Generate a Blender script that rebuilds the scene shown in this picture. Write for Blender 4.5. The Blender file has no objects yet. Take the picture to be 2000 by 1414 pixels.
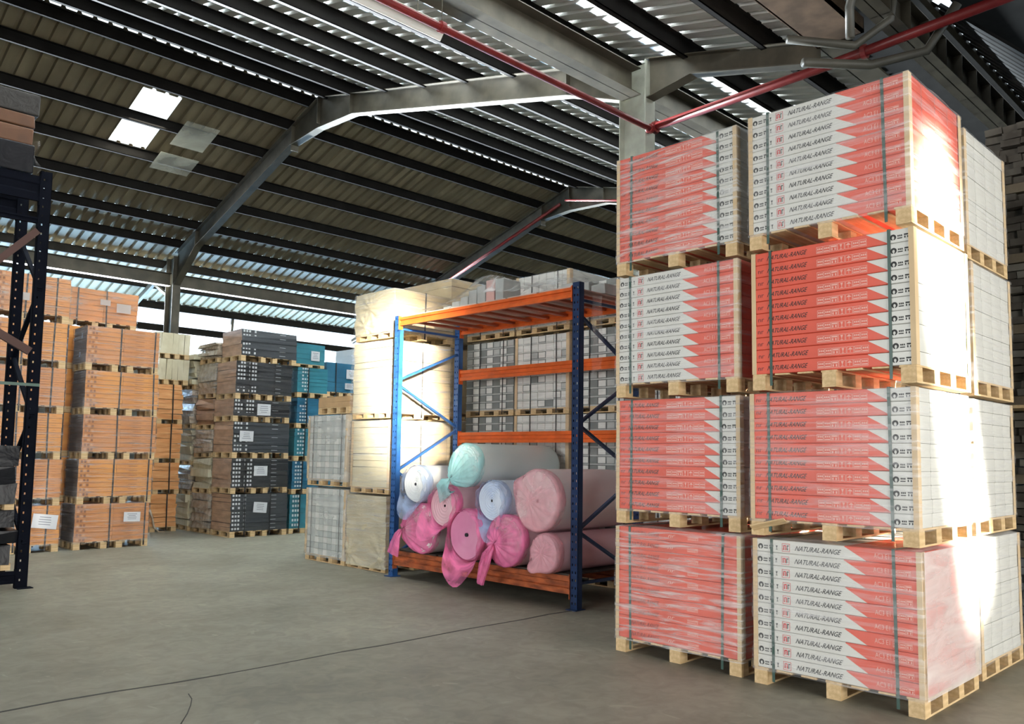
import bpy, math, random
from mathutils import Vector, Matrix
random.seed(7)
S = bpy.context.scene
COL = S.collection
PI = math.pi

# ------------------------------------------------------------------ camera
def setup_camera():
    yaw, pit, rol = [math.radians(a) for a in (45.17387, 4.83354, 0.80752)]
    fwd = Vector((math.cos(yaw)*math.cos(pit), math.sin(yaw)*math.cos(pit), math.sin(pit)))
    right = Vector((math.sin(yaw), -math.cos(yaw), 0))
    up = right.cross(fwd)
    r = math.cos(rol)*right + math.sin(rol)*up
    u = -math.sin(rol)*right + math.cos(rol)*up
    cd = bpy.data.cameras.new('camera'); c = bpy.data.objects.new('camera', cd); COL.objects.link(c)
    M = Matrix((r, u, -fwd)).transposed().to_4x4(); M.translation = Vector((0, 0, 1.6))
    c.matrix_world = M
    cd.sensor_width = 36; cd.lens = 1629.12*36/2000
    cd.shift_x = -0.00404; cd.shift_y = 0.02313
    cd.clip_start = .05; cd.clip_end = 300
    S.camera = c
setup_camera()

# ------------------------------------------------------------------ world, lamps, exposure
W = bpy.data.worlds.new('sky'); S.world = W; W.use_nodes = True
W.node_tree.nodes['Background'].inputs[0].default_value = (0.78, 0.90, 1.0, 1)
W.node_tree.nodes['Background'].inputs[1].default_value = 2.2
S.view_settings.view_transform = 'Standard'; S.view_settings.look = 'None'
S.view_settings.gamma = 1; S.view_settings.use_curve_mapping = False
S.view_settings.exposure = -0.08

def area(name, loc, target, sx, sy, power, color, spread=180, roll=0):
    ld = bpy.data.lights.new(name, 'AREA'); ld.shape = 'RECTANGLE'; ld.size = sx; ld.size_y = sy
    ld.energy = power; ld.color = color; ld.spread = math.radians(spread)
    o = bpy.data.objects.new(name, ld); COL.objects.link(o); o.location = loc
    q = (Vector(target)-Vector(loc)).to_track_quat('-Z', 'Y')
    o.rotation_euler = (q.to_matrix() @ Matrix.Rotation(roll, 3, 'Z')).to_euler()
    return o
# daylight through the big doors on the right and behind the camera
area('door_daylight_right', (3.6, -7.7, 2.8), (5.2, 12, 0.6), 9.0, 5.2, 720, (1.0, 0.95, 0.86), 120)
area('door_daylight_back', (-7.6, 3.5, 2.8), (8, 6, 0.6), 8.0, 5.0, 420, (1.0, 0.98, 0.94), 120)
# narrow beams of sun through the gaps beside the doors
area('sun_beam_front', (7.2, -7.2, 4.2), (6.42, 2.0, 2.2), 0.45, 3.0, 330, (1.0, 0.94, 0.82), 5, math.radians(14))
area('sun_beam_rack', (-3.0, -7.4, 4.4), (6.98, 9.16, 2.6), 0.32, 2.0, 72, (1.0, 0.93, 0.78), 4, math.radians(6))
# sky through the open eave on the far left
area('eave_daylight', (13, 28.2, 5.5), (13, 12, 8.6), 22, 1.2, 21000, (0.86, 0.94, 1.0), 19)
area('eave_skylight', (20, 28.4, 4.9), (20, 25.5, 7.2), 34, 1.2, 4200, (0.42, 0.70, 1.0))

area('skylight_daylight', (7.03, 19.4, 9.1), (7.03, 18.9, 0), .8, 1.9, 70, (1.0, .96, .84))

# ------------------------------------------------------------------ materials
MATS = {}
def mat(name, col, rough=.6, metal=0., coat=0., spec=.5, var=.0, vscale=4., vstretch=(1, 1, 1), bump=0., bscale=8., bstretch=(1, 1, 1),
        col2=None, crough=.12, trans=0., alpha=1., emit=None, coords='Object', detail=4.):
    if name in MATS: return MATS[name]
    m = bpy.data.materials.new(name); m.use_nodes = True; nt = m.node_tree; N = nt.nodes; L = nt.links
    b = N['Principled BSDF']
    b.inputs['Base Color'].default_value = (*col, 1); b.inputs['Roughness'].default_value = rough
    b.inputs['Metallic'].default_value = metal; b.inputs['Coat Weight'].default_value = coat
    b.inputs['Coat Roughness'].default_value = crough; b.inputs['Specular IOR Level'].default_value = spec
    b.inputs['Transmission Weight'].default_value = trans; b.inputs['Alpha'].default_value = alpha
    if emit: b.inputs['Emission Color'].default_value = (*emit[0], 1); b.inputs['Emission Strength'].default_value = emit[1]
    tc = N.new('ShaderNodeTexCoord')
    if var > 0 or col2:
        mp = N.new('ShaderNodeMapping'); mp.inputs['Scale'].default_value = vstretch; L.new(tc.outputs[coords], mp.inputs[0])
        n = N.new('ShaderNodeTexNoise'); n.inputs['Scale'].default_value = vscale; n.inputs['Detail'].default_value = detail; L.new(mp.outputs[0], n.inputs['Vector'])
        cr = N.new('ShaderNodeValToRGB'); cr.color_ramp.elements[0].position = .35; cr.color_ramp.elements[1].position = .68
        c2 = col2 if col2 else tuple(min(1, c*(1+var)) for c in col)
        c1 = col if col2 else tuple(c*(1-var) for c in col)
        cr.color_ramp.elements[0].color = (*c1, 1); cr.color_ramp.elements[1].color = (*c2, 1)
        L.new(n.outputs[0], cr.inputs[0]); L.new(cr.outputs[0], b.inputs['Base Color'])
    if bump > 0:
        mp2 = N.new('ShaderNodeMapping'); mp2.inputs['Scale'].default_value = bstretch; L.new(tc.outputs[coords], mp2.inputs[0])
        n2 = N.new('ShaderNodeTexNoise'); n2.inputs['Scale'].default_value = bscale; n2.inputs['Detail'].default_value = 3; n2.inputs['Distortion'].default_value = .6
        L.new(mp2.outputs[0], n2.inputs['Vector'])
        bp = N.new('ShaderNodeBump'); bp.inputs['Strength'].default_value = bump; bp.inputs['Distance'].default_value = .03
        L.new(n2.outputs[0], bp.inputs['Height'])
        if coat > 0: L.new(bp.outputs[0], b.inputs['Coat Normal'])
        else: L.new(bp.outputs[0], b.inputs['Normal'])
    MATS[name] = m
    return m
def film_mat(name, tint=(.9, .9, .92), haze=.13, streak=(.7, .7, 13), scale=2.2, lo=.45, hi=.75):
    """clear stretch film: mostly see-through, hazy and glossy where it is folded"""
    m = bpy.data.materials.new(name); m.use_nodes = True; nt = m.node_tree; N = nt.nodes; L = nt.links
    b = N['Principled BSDF']; b.inputs['Base Color'].default_value = (*tint, 1); b.inputs['Roughness'].default_value = .16
    b.inputs['Specular IOR Level'].default_value = .6
    tc = N.new('ShaderNodeTexCoord'); mp = N.new('ShaderNodeMapping'); mp.inputs['Scale'].default_value = streak; mp.inputs['Rotation'].default_value = (.05, .04, 0)
    L.new(tc.outputs['Object'], mp.inputs[0])
    n = N.new('ShaderNodeTexNoise'); n.inputs['Scale'].default_value = scale; n.inputs['Detail'].default_value = 6; n.inputs['Distortion'].default_value = .8
    L.new(mp.outputs[0], n.inputs['Vector'])
    mr = N.new('ShaderNodeMapRange'); mr.inputs['From Min'].default_value = lo; mr.inputs['From Max'].default_value = hi
    mr.inputs['To Min'].default_value = haze*.45; mr.inputs['To Max'].default_value = haze*3
    L.new(n.outputs[0], mr.inputs[0]); L.new(mr.outputs[0], b.inputs['Alpha'])
    bp = N.new('ShaderNodeBump'); bp.inputs['Strength'].default_value = .35; bp.inputs['Distance'].default_value = .02
    L.new(n.outputs[0], bp.inputs['Height']); L.new(bp.outputs[0], b.inputs['Normal'])
    MATS[name] = m; return m

WOOD = mat('pine_wood', (.52, .36, .18), .7, var=.0, col2=(.68, .50, .28), vscale=6, vstretch=(1, 6, 6), bump=.15, bscale=20)
WOOD_G = mat('weathered_wood', (.20, .16, .11), .8, col2=(.36, .29, .20), vscale=5, bump=.2)
WHITE = mat('white_carton', (.62, .62, .58), .5, coat=.25, var=.05, vscale=3, bump=.2, bscale=3, bstretch=(1, 1, 8))
RED = mat('red_carton', (.66, .095, .055), .5, coat=.25, var=.10, vscale=3, bump=.2, bscale=3, bstretch=(1, 1, 8))
INK = mat('black_ink', (.02, .02, .02), .6)
INKB = mat('faded_ink', (.16, .03, .03), .6)
INKR = mat('red_ink', (.55, .02, .03), .5)
INKW = mat('white_ink', (.76, .40, .34), .6)
TAN = mat('kraft_board', (.46, .30, .15), .75, var=.12, vscale=5)
STRAP = mat('green_strap', (.045, .09, .075), .35)
STRAPK = mat('black_strap', (.012, .012, .014), .4)
PAPER = mat('paper_sheet', (.78, .80, .84), .6)
FILM = film_mat('stretch_film')
FILMH = film_mat('hazy_stretch_film', (.88, .89, .88), .20, (1, 1, 12), 2.5)
FILMS = film_mat('milky_side_film', (.90, .84, .82), .24, (1, 1, 5), 1.5, .2, .9)
FILMD = film_mat('dusty_film', (.86, .84, .80), .15, (1.0, 1.0, 7), 2)
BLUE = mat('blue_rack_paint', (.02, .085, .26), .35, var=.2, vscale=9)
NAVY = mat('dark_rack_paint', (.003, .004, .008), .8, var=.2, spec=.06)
ORANGE = mat('orange_rack_paint', (.66, .12, .02), .38, var=.15, vscale=6)
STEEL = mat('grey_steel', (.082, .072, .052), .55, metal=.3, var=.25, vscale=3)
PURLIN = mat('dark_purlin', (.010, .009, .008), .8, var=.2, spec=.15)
REDPIPE = mat('red_pipe', (.17, .014, .014), .4, var=.15)
PALEPIPE = mat('pale_pipe', (.075, .07, .055), .5, var=.15)
CORNER_W = mat('pale_corner_board', (.60, .45, .27), .7, var=.06)

# ------------------------------------------------------------------ mesh helpers
class MB:
    def __init__(s): s.v = []; s.f = []; s.m = []
    def add(s, vs, fs, mi=0):
        o = len(s.v); s.v += [tuple(v) for v in vs]; s.f += [tuple(i+o for i in f) for f in fs]; s.m += [mi]*len(fs)
        return s
    def box(s, x0, x1, y0, y1, z0, z1, mi=0, j=0.):
        vs = [(x, y, z) for x in (x0, x1) for y in (y0, y1) for z in (z0, z1)]
        if j: vs = [tuple(c+random.uniform(-j, j) for c in v) for v in vs]
        return s.add(vs, [(0, 1, 3, 2), (4, 6, 7, 5), (0, 4, 5, 1), (2, 3, 7, 6), (0, 2, 6, 4), (1, 5, 7, 3)], mi)
    def bar(s, p, q, w, h, mi=0, up=(0, 0, 1)):
        p = Vector(p); q = Vector(q); d = (q-p).normalized(); u = Vector(up)
        if abs(d.dot(u)) > .98: u = Vector((1, 0, 0))
        a = d.cross(u).normalized()*w/2; b = a.cross(d).normalized()*h/2
        vs = [p-a-b, p+a-b, p+a+b, p-a+b, q-a-b, q+a-b, q+a+b, q-a+b]
        return s.add(vs, [(0, 3, 2, 1), (4, 5, 6, 7), (0, 1, 5, 4), (1, 2, 6, 5), (2, 3, 7, 6), (3, 0, 4, 7)], mi)
    def tube(s, pts, r, n=10, mi=0, cap=True):
        pts = [Vector(p) for p in pts]; rs = r if isinstance(r, (list, tuple)) else [r]*len(pts); rings = []
        a0 = None
        for i, p in enumerate(pts):
            d = (pts[min(i+1, len(pts)-1)]-pts[max(i-1, 0)]).normalized()
            if a0 is None:
                a0 = d.cross(Vector((0, 0, 1)) if abs(d.z) < .9 else Vector((1, 0, 0))).normalized()
            a = (a0-d*a0.dot(d)).normalized(); a0 = a; b = d.cross(a)
            rings.append([p+(a*math.cos(2*PI*k/n)+b*math.sin(2*PI*k/n))*rs[i] for k in range(n)])
        vs = [v for R in rings for v in R]; fs = []
        for i in range(len(pts)-1):
            for k in range(n):
                fs.append((i*n+k, i*n+(k+1) % n, (i+1)*n+(k+1) % n, (i+1)*n+k))
        if cap: fs.append(tuple(range(n-1, -1, -1))); fs.append(tuple((len(pts)-1)*n+k for k in range(n)))
        return s.add(vs, fs, mi)
    def prism_x(s, prof, x0, x1, mi=0):
        n = len(prof); vs = [(x0, y, z) for y, z in prof]+[(x1, y, z) for y, z in prof]
        return s.add(vs, [tuple(range(n-1, -1, -1)), tuple(range(n, 2*n))]+[(i, (i+1) % n, n+(i+1) % n, n+i) for i in range(n)], mi)
    def mesh(s, name, mats):
        me = bpy.data.meshes.new(name); me.from_pydata(s.v, [], s.f)
        for m in (mats if isinstance(mats, (list, tuple)) else [mats]): me.materials.append(m)
        me.polygons.foreach_set('material_index', s.m); me.validate(); me.update(); return me
    def build(s, name, mats, parent=None, loc=None, smooth=False, bevel=0.):
        o = link(name, s.mesh(name, mats), parent, loc)
        if smooth:
            for p in o.data.polygons: p.use_smooth = True
        if bevel:
            md = o.modifiers.new('bevel', 'BEVEL'); md.width = bevel; md.segments = 2; md.limit_method = 'ANGLE'
        return o
def link(name, data, parent=None, loc=None, rz=0):
    o = bpy.data.objects.new(name, data); COL.objects.link(o)
    if parent: o.parent = parent
    if loc is not None: o.location = loc
    if rz: o.rotation_euler[2] = rz
    return o
def tag(o, label, cat, group=None, kind=None):
    if label: o['label'] = label
    if cat: o['category'] = cat
    if group: o['group'] = group
    if kind: o['kind'] = kind
    return o
def thing(name, label, cat, loc, rz=0, group=None):
    o = link(name, None, None, loc, rz); o.empty_display_size = .2
    return tag(o, label, cat, group)
def struct(o, label=None, cat=None):
    o['kind'] = 'structure'
    if label: o['label'] = label; o['category'] = cat
    return o
def text_geo(txt, size, shear=0., offset=0., maxw=None):
    """lettering as flat faces in the x-y plane, origin at lower left"""
    cu = bpy.data.curves.new('t', 'FONT'); cu.body = txt; cu.size = size; cu.shear = shear; cu.offset = offset; cu.resolution_u = 2
    o = bpy.data.objects.new('t', cu); COL.objects.link(o)
    dg = bpy.context.evaluated_depsgraph_get(); dg.update()
    me = bpy.data.meshes.new_from_object(o.evaluated_get(dg))
    vs = [tuple(v.co) for v in me.vertices]; fs = [tuple(p.vertices) for p in me.polygons]
    bpy.data.objects.remove(o); bpy.data.curves.remove(cu); bpy.data.meshes.remove(me)
    x0 = min(v[0] for v in vs); x1 = max(v[0] for v in vs)
    k = maxw/(x1-x0) if maxw else 1
    return [((v[0]-x0)*k, v[1]) for v in vs], fs

# ------------------------------------------------------------------ setting: floor, roof, walls
def concrete():
    m = bpy.data.materials.new('concrete_floor'); m.use_nodes = True; nt = m.node_tree; N = nt.nodes; L = nt.links; b = N['Principled BSDF']
    tc = N.new('ShaderNodeTexCoord')
    def noise(sc, det, dist=0., stretch=(1, 1, 1)):
        mp = N.new('ShaderNodeMapping'); mp.inputs['Scale'].default_value = stretch; L.new(tc.outputs['Object'], mp.inputs[0])
        n = N.new('ShaderNodeTexNoise'); n.inputs['Scale'].default_value = sc; n.inputs['Detail'].default_value = det; n.inputs['Distortion'].default_value = dist
        L.new(mp.outputs[0], n.inputs['Vector']); return n
    n1 = noise(.7, 8, .5); n2 = noise(7, 8, 1.0); n3 = noise(3.0, 5, 2.5, (1, .5, 1))
    r1 = N.new('ShaderNodeValToRGB'); r1.color_ramp.elements[0].color = (.155, .145, .11, 1); r1.color_ramp.elements[1].color = (.265, .252, .20, 1)
    r1.color_ramp.elements[0].position = .3; r1.color_ramp.elements[1].position = .7
    L.new(n1.outputs[0], r1.inputs[0])
    r2 = N.new('ShaderNodeValToRGB'); r2.color_ramp.elements[0].color = (.82, .82, .82, 1); r2.color_ramp.elements[1].color = (1.08, 1.08, 1.06, 1)
    r2.color_ramp.elements[0].position = .35; r2.color_ramp.elements[1].position = .65; L.new(n2.outputs[0], r2.inputs[0])
    mx = N.new('ShaderNodeMix'); mx.data_type = 'RGBA'; mx.blend_type = 'MULTIPLY'; mx.inputs[0].default_value = 1
    L.new(r1.outputs[0], mx.inputs[6]); L.new(r2.outputs[0], mx.inputs[7])
    r3 = N.new('ShaderNodeValToRGB'); r3.color_ramp.elements[0].color = (0, 0, 0, 1); r3.color_ramp.elements[0].position = .66; r3.color_ramp.elements[1].position = .72; r3.color_ramp.elements[1].color = (.35, .35, .35, 1)
    L.new(n3.outputs[0], r3.inputs[0])
    mx2 = N.new('ShaderNodeMix'); mx2.data_type = 'RGBA'; L.new(r3.outputs[0], mx2.inputs[0]); L.new(mx.outputs[2], mx2.inputs[6]); mx2.inputs[7].default_value = (.38, .36, .28, 1)
    L.new(mx2.outputs[2], b.inputs['Base Color'])
    b.inputs['Roughness'].default_value = .55
    bp = N.new('ShaderNodeBump'); bp.inputs['Strength'].default_value = .25; bp.inputs['Distance'].default_value = .01; L.new(n2.outputs[0], bp.inputs['Height']); L.new(bp.outputs[0], b.inputs['Normal'])
    return m
FLOORM = concrete()
mb = MB(); mb.box(-8, 45, -8, 28.6, -.2, 0)
struct(mb.build('floor', FLOORM), 'grey concrete floor with worn pale patches', 'floor')
JOINT = mat('joint_filler', (.035, .034, .03), .8)
mb = MB()
pts = [(-1.0, 5.93)]
while pts[-1][0] < 6.6: pts.append((pts[-1][0]+.35, 5.87+random.uniform(-.018, .018)+.06*(pts[-1][0] < 2)))
for a, b in zip(pts, pts[1:]): mb.bar((a[0], a[1], .001), (b[0]+.01, b[1], .001), random.uniform(.012, .028), .004)
struct(mb.build('trim_1', JOINT), 'dark joint line running across the concrete floor', 'floor joint')
mb = MB(); p = (1.55, 3.9)
for k in range(14):
    q = (p[0]+random.uniform(.03, .1), p[1]+random.uniform(.06, .16)); mb.bar((*p, .001), (*q, .001), .006, .003); p = q
struct(mb.build('trim_2', JOINT), 'thin crack across the concrete floor near the camera', 'floor crack')

ZR, YR = 10.09, 16.65            # sheet height at the ridge
SL, SR = .315, .24
def zl(y): return ZR-SL*(y-YR)
def zr(y): return ZR-SR*(YR-y)
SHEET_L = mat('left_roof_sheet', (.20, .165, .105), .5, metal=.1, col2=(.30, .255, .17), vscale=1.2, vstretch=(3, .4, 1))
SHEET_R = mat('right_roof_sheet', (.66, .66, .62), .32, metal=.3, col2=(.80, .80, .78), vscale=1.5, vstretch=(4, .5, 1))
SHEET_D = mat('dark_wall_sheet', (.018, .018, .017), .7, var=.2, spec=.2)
PITCH, RIB = .285, .06
def corrugated(p0, d, length, x0, x1, rows_at, skip=None, hole=.035):
    """ribbed sheet; p0=(y,z) start, d=(dy,dz) unit direction, ribs run along d; small open rib ends at rows_at"""
    mb = MB(); nx = int((x1-x0)/PITCH)
    n = Vector((0, -d[1], d[0])); n = n if n.z > 0 else -n
    ts = {0., length}
    for t in rows_at: ts.add(t); ts.add(t+hole)
    if skip:
        for t in skip[2:]: ts.add(t)
    ts = sorted(t for t in ts if 0 <= t <= length)
    prof = [(0, 0), (.185, 0), (.205, RIB), (.265, RIB)]
    xs = [(x0+i*PITCH+a, h) for i in range(nx) for a, h in prof]; m = len(xs)
    vs = [(x, p0[0]+d[0]*t+n.y*h, p0[1]+d[1]*t+n.z*h) for t in ts for x, h in xs]
    fs = []
    for r in range(len(ts)-1):
        tm = (ts[r]+ts[r+1])/2; ishole = (ts[r+1]-ts[r]) <= hole+1e-6
        for i in range(m-1):
            if ishole and i % 4 == 2 and random.random() < .6: continue
            xm = (xs[i][0]+xs[i+1][0])/2
            if skip and skip[0] < xm < skip[1] and skip[2] < tm < skip[3]: continue
            fs.append((r*m+i, r*m+i+1, (r+1)*m+i+1, (r+1)*m+i))
    return mb.add(vs, fs)
PY_L = [17.02, 17.95, 19.20, 20.45, 21.70, 22.92, 24.02, 25.3, 26.6, 27.9]
PY_R = [16.35, 15.30, 14.02, 12.72, 11.45, 10.18, 8.95, 7.95, 6.6, 5.35]
kl = math.hypot(1, SL); kr = math.hypot(1, SR)
sky = (6.6, 7.46, (18.06-YR)*kl, (20.10-YR)*kl)
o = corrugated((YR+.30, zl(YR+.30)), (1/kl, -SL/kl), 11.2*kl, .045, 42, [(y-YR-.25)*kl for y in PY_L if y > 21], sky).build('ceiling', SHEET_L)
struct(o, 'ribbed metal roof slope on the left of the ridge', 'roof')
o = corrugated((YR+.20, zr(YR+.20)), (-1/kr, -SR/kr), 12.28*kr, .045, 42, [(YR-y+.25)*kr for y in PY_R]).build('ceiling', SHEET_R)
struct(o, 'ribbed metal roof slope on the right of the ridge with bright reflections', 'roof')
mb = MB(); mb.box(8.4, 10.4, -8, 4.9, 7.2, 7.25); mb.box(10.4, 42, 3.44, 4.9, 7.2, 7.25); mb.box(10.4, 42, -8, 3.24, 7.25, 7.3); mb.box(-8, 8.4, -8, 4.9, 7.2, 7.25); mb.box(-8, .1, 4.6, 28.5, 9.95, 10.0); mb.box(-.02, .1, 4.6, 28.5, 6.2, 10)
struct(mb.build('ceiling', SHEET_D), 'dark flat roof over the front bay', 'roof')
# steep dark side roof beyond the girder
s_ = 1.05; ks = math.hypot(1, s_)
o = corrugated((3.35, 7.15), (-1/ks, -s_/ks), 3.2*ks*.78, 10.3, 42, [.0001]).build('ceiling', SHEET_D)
struct(o, 'dark steep ribbed side roof at upper right', 'roof')
# skylight and the two thin translucent sheets beside it
GLAZE = bpy.data.materials.new('fibreglass_sheet'); GLAZE.use_nodes = True
_n = GLAZE.node_tree.nodes; _l = GLAZE.node_tree.links; _n.remove(_n['Principled BSDF'])
_t = _n.new('ShaderNodeBsdfTranslucent'); _t.inputs[0].default_value = (1, .98, .88, 1); _q = _n.new('ShaderNodeBsdfTransparent'); _m = _n.new('ShaderNodeMixShader'); _m.inputs[0].default_value = .4
_l.new(_t.outputs[0], _m.inputs[1]); _l.new(_q.outputs[0], _m.inputs[2]); _l.new(_m.outputs[0], _n['Material Output'].inputs[0])
mb = MB()
y0, y1 = 18.34, 20.42
mb.add([(6.58, y0, zl(y0)+.05), (7.48, y0, zl(y0)+.05), (7.48, y1, zl(y1)+.05), (6.58, y1, zl(y1)+.05),
        (6.58, y0, zl(y0)+.056), (7.48, y0, zl(y0)+.056), (7.48, y1, zl(y1)+.056), (6.58, y1, zl(y1)+.056)],
       [(0, 1, 2, 3), (7, 6, 5, 4), (0, 4, 5, 1), (1, 5, 6, 2), (2, 6, 7, 3), (3, 7, 4, 0)])
struct(mb.build('window_1', GLAZE), 'bright skylight panel in the left roof slope', 'skylight')
PATCH = film_mat('thin_translucent_sheet', (.86, .86, .74), .33, (1, 1, 1), .5)
for k, (xa, xb, ya, yb) in enumerate([(7.72, 8.52, 18.65, 19.60), (7.66, 8.60, 19.95, 20.65)]):
    mb = MB(); dz = -.26
    mb.add([(xa, ya, zl(ya)+dz), (xb, ya, zl(ya)+dz), (xb, yb, zl(yb)+dz), (xa, yb, zl(yb)+dz),
            (xa, ya, zl(ya)+dz+.004), (xb, ya, zl(ya)+dz+.004), (xb, yb, zl(yb)+dz+.004), (xa, yb, zl(yb)+dz+.004)],
           [(0, 1, 2, 3), (7, 6, 5, 4), (0, 4, 5, 1), (1, 5, 6, 2), (2, 6, 7, 3), (3, 7, 4, 0)])
    struct(mb.build('window_%d' % (k+2), PATCH), ['upper', 'lower'][k]+' pale see-through sheet fixed under the roof beside the skylight', 'translucent sheet')

# purlins: one steel channel each
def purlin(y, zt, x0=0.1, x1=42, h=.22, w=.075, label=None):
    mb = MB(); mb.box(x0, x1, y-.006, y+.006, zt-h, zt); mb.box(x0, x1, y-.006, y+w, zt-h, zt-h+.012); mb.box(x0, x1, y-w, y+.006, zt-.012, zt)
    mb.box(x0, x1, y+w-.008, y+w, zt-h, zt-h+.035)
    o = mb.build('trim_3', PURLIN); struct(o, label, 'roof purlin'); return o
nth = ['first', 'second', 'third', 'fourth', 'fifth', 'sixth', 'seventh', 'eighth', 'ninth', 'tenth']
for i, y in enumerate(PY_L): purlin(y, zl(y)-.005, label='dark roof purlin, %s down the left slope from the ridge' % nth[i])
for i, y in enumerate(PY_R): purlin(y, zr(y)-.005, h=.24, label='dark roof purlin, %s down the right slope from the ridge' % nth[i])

# portal frames
def isect(mb, pts, w=.2, t=.014):
    """rafter plates in a plane x=const: pts=[(y,ztop,zbottom)...]"""
    for (ya, ta, ba), (yb, tb, bb) in zip(pts, pts[1:]):
        mb.add([(x, y, z) for x in (-.006, .006) for y, z in ((ya, ba), (yb, bb), (yb, tb), (ya, ta))],
               [(0, 1, 2, 3), (7, 6, 5, 4), (0, 4, 5, 1), (1, 5, 6, 2), (2, 6, 7, 3), (3, 7, 4, 0)])
        for z0, z1 in ((ta, tb), (ba, bb)): mb.bar((0, ya, z0), (0, yb, z1), w, t)
def frame(X, label):
    r = thing('portal_frame', label, 'steel frame', (X, YR, 0), 0, 'steel portal frames'); r['kind'] = 'structure'
    T = lambda y: (9.87-SL*(y-YR)) if y > YR else (9.87-SR*(YR-y))
    def L(pts, name):
        mb = MB(); isect(mb, [(y-YR, a, b) for y, a, b in pts]); return mb.build(name, STEEL, r)
    L([(YR, 9.87, 9.13), (17.8, T(17.8), 9.04), (17.85, T(17.85), T(17.85)-.44), (23.0, T(23.0), T(23)-.44), (24.35, T(24.35), T(24.35)-.95)], 'rafter')
    L([(7.76, T(7.76), T(7.76)-.62), (8.9, T(8.9), T(8.9)-.46), (15.2, T(15.2), T(15.2)-.46), (15.3, T(15.3), 9.07), (YR, 9.87, 9.13)], 'rafter')
    L([(4.6, T(4.6)-.02, T(4.6)-.32), (6.5, T(6.5), T(6.5)-.3), (7.3, T(7.3), T(7.3)-.62)], 'rafter')
    mb = MB()
    for y in (15.3, 16.65, 17.8, 23.0): mb.box(-.1, .1, y-YR-.008, y-YR+.008, T(y)-.62 if 15.4 < y < 17.9 else T(y)-.44, T(y))
    mb.box(-.1, .1, 8.9-YR-.008, 8.9-YR+.008, T(8.9)-.46, T(8.9)); mb.build('stiffener', STEEL, r)
    for ya, yb, zt in ((24.35, 24.85, 7.35), (7.28, 7.76, 7.6)):
        mb = MB(); mb.box(-.006, .006, ya-YR, yb-YR, 0, zt); mb.box(-.12, .12, ya-YR-.008, ya-YR+.008, 0, zt); mb.box(-.12, .12, yb-YR-.008, yb-YR+.008, 0, zt)
        mb.build('column', STEEL if ya > 20 else mat('pale_steel', (.30, .31, .26), .5, var=.15), r)
    # short eave strut reaching out past the left column
    mb = MB(); mb.bar((0, 24.85-YR, 7.2), (0, 28.3-YR, 6.1), .1, .16); mb.bar((0, 24.85-YR, 6.2), (0, 26.0-YR, 6.75), .08, .08); mb.build('eave_strut', STEEL, r)
    return r
frame(10, 'nearest steel portal frame whose column stands behind the left red stack')
frame(18.8, 'second steel portal frame deeper in the hall behind the rack')
frame(27.6, 'third steel portal frame far down the hall')
frame(36.4, 'fourth steel portal frame at the far end of the hall')
# eave beam, valley beam, girts, girders
def ibeam(name, x0, x1, y, z0, z1, w, m, label, cat='steel beam', stiff=0):
    mb = MB(); mb.box(x0, x1, y-.006, y+.006, z0, z1); mb.box(x0, x1, y-w/2, y+w/2, z0, z0+.014); mb.box(x0, x1, y-w/2, y+w/2, z1-.014, z1)
    if stiff:
        x = x0+.3
        while x < x1: mb.box(x, x+.012, y-w/2, y+w/2, z0, z1); x += stiff
    o = mb.build(name, m); struct(o, label, cat); return o
ibeam('trim_4', 0, 9.9, 24.6, 6.48, 6.86, .2, STEEL, 'grey eave beam left of the nearest portal column')
ibeam('trim_4', 10.1, 42, 24.6, 6.48, 6.86, .2, STEEL, 'grey eave beam right of the nearest portal column')
ibeam('trim_5', 0, 9.9, 7.55, 7.08, 7.5, .36, STEEL, 'heavy beam with a pale underside running to the nearest column top')
ibeam('trim_5', 10.1, 42, 7.55, 7.08, 7.5, .36, STEEL, 'heavy beam continuing behind the nearest column')
ibeam('trim_6', 8.5, 42, 3.62, 6.72, 7.12, .24, STEEL, 'long girder with upright stiffeners at upper right', stiff=.62)
mb = MB(); mb.box(0, 9.95, 4.02, 4.62, 6.86, 6.9); mb.box(0, 9.95, 4.6, 4.63, 6.86, 7.1); mb.box(0, 9.95, 4.02, 4.05, 6.86, 7.05); mb.box(9.93, 9.95, 4.02, 4.62, 6.86, 7.05)
struct(mb.build('trim_7', mat('rusty_gutter', (.13, .085, .055), .6, var=.3)), 'wide rusty box gutter at upper right', 'gutter')
mb = MB(); mb.box(9.98, 42, 4.3, 4.62, 6.9, 6.93); mb.box(8.5, 42, 3.35, 3.42, 7.1, 7.16)
struct(mb.build('trim_8', STEEL), 'steel edge strip over the girder', 'roof edge')
mb = MB(); mb.box(0, 42, 28.25, 28.35, 5.62, 5.86); mb.box(0, 42, 28.2, 28.25, 5.62, 5.65)
struct(mb.build('trim_9', PURLIN), 'dark girt across the bright open strip under the left eave', 'wall girt')
mb = MB()
for x in (2, 13.6, 24, 34): mb.bar((x, 28.3, 4.6), (x, 28.1, 6.35), .08, .08)
struct(mb.build('trim_10', STEEL), 'thin posts standing in the open strip under the left eave', 'wall posts')
WALLM = mat('dark_wall', (.10, .10, .09), .8, var=.2)
def wall(name, *bxs, m=WALLM, label=None):
    mb = MB()
    for b in bxs: mb.box(*b)
    struct(mb.build(name, m), label, 'wall')
wall('wall_left', (-8, 45, 28.5, 28.7, -.2, 4.9), label='low wall below the open strip on the far left')
wall('wall_far', (42, 42.2, -8, 28.7, -.2, 10.2), label='dark end wall of the hall')
wall('wall_right', (-8, -1, -8.2, -8, -.2, 7), (8.2, 8.4, -8.2, 1.0, -.2, 7), (-1, 8.4, -8.2, -8, 5.6, 7), (8.4, 42, .85, 1.0, -.2, 4.7), label='dark wall on the right of the stacks')
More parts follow.
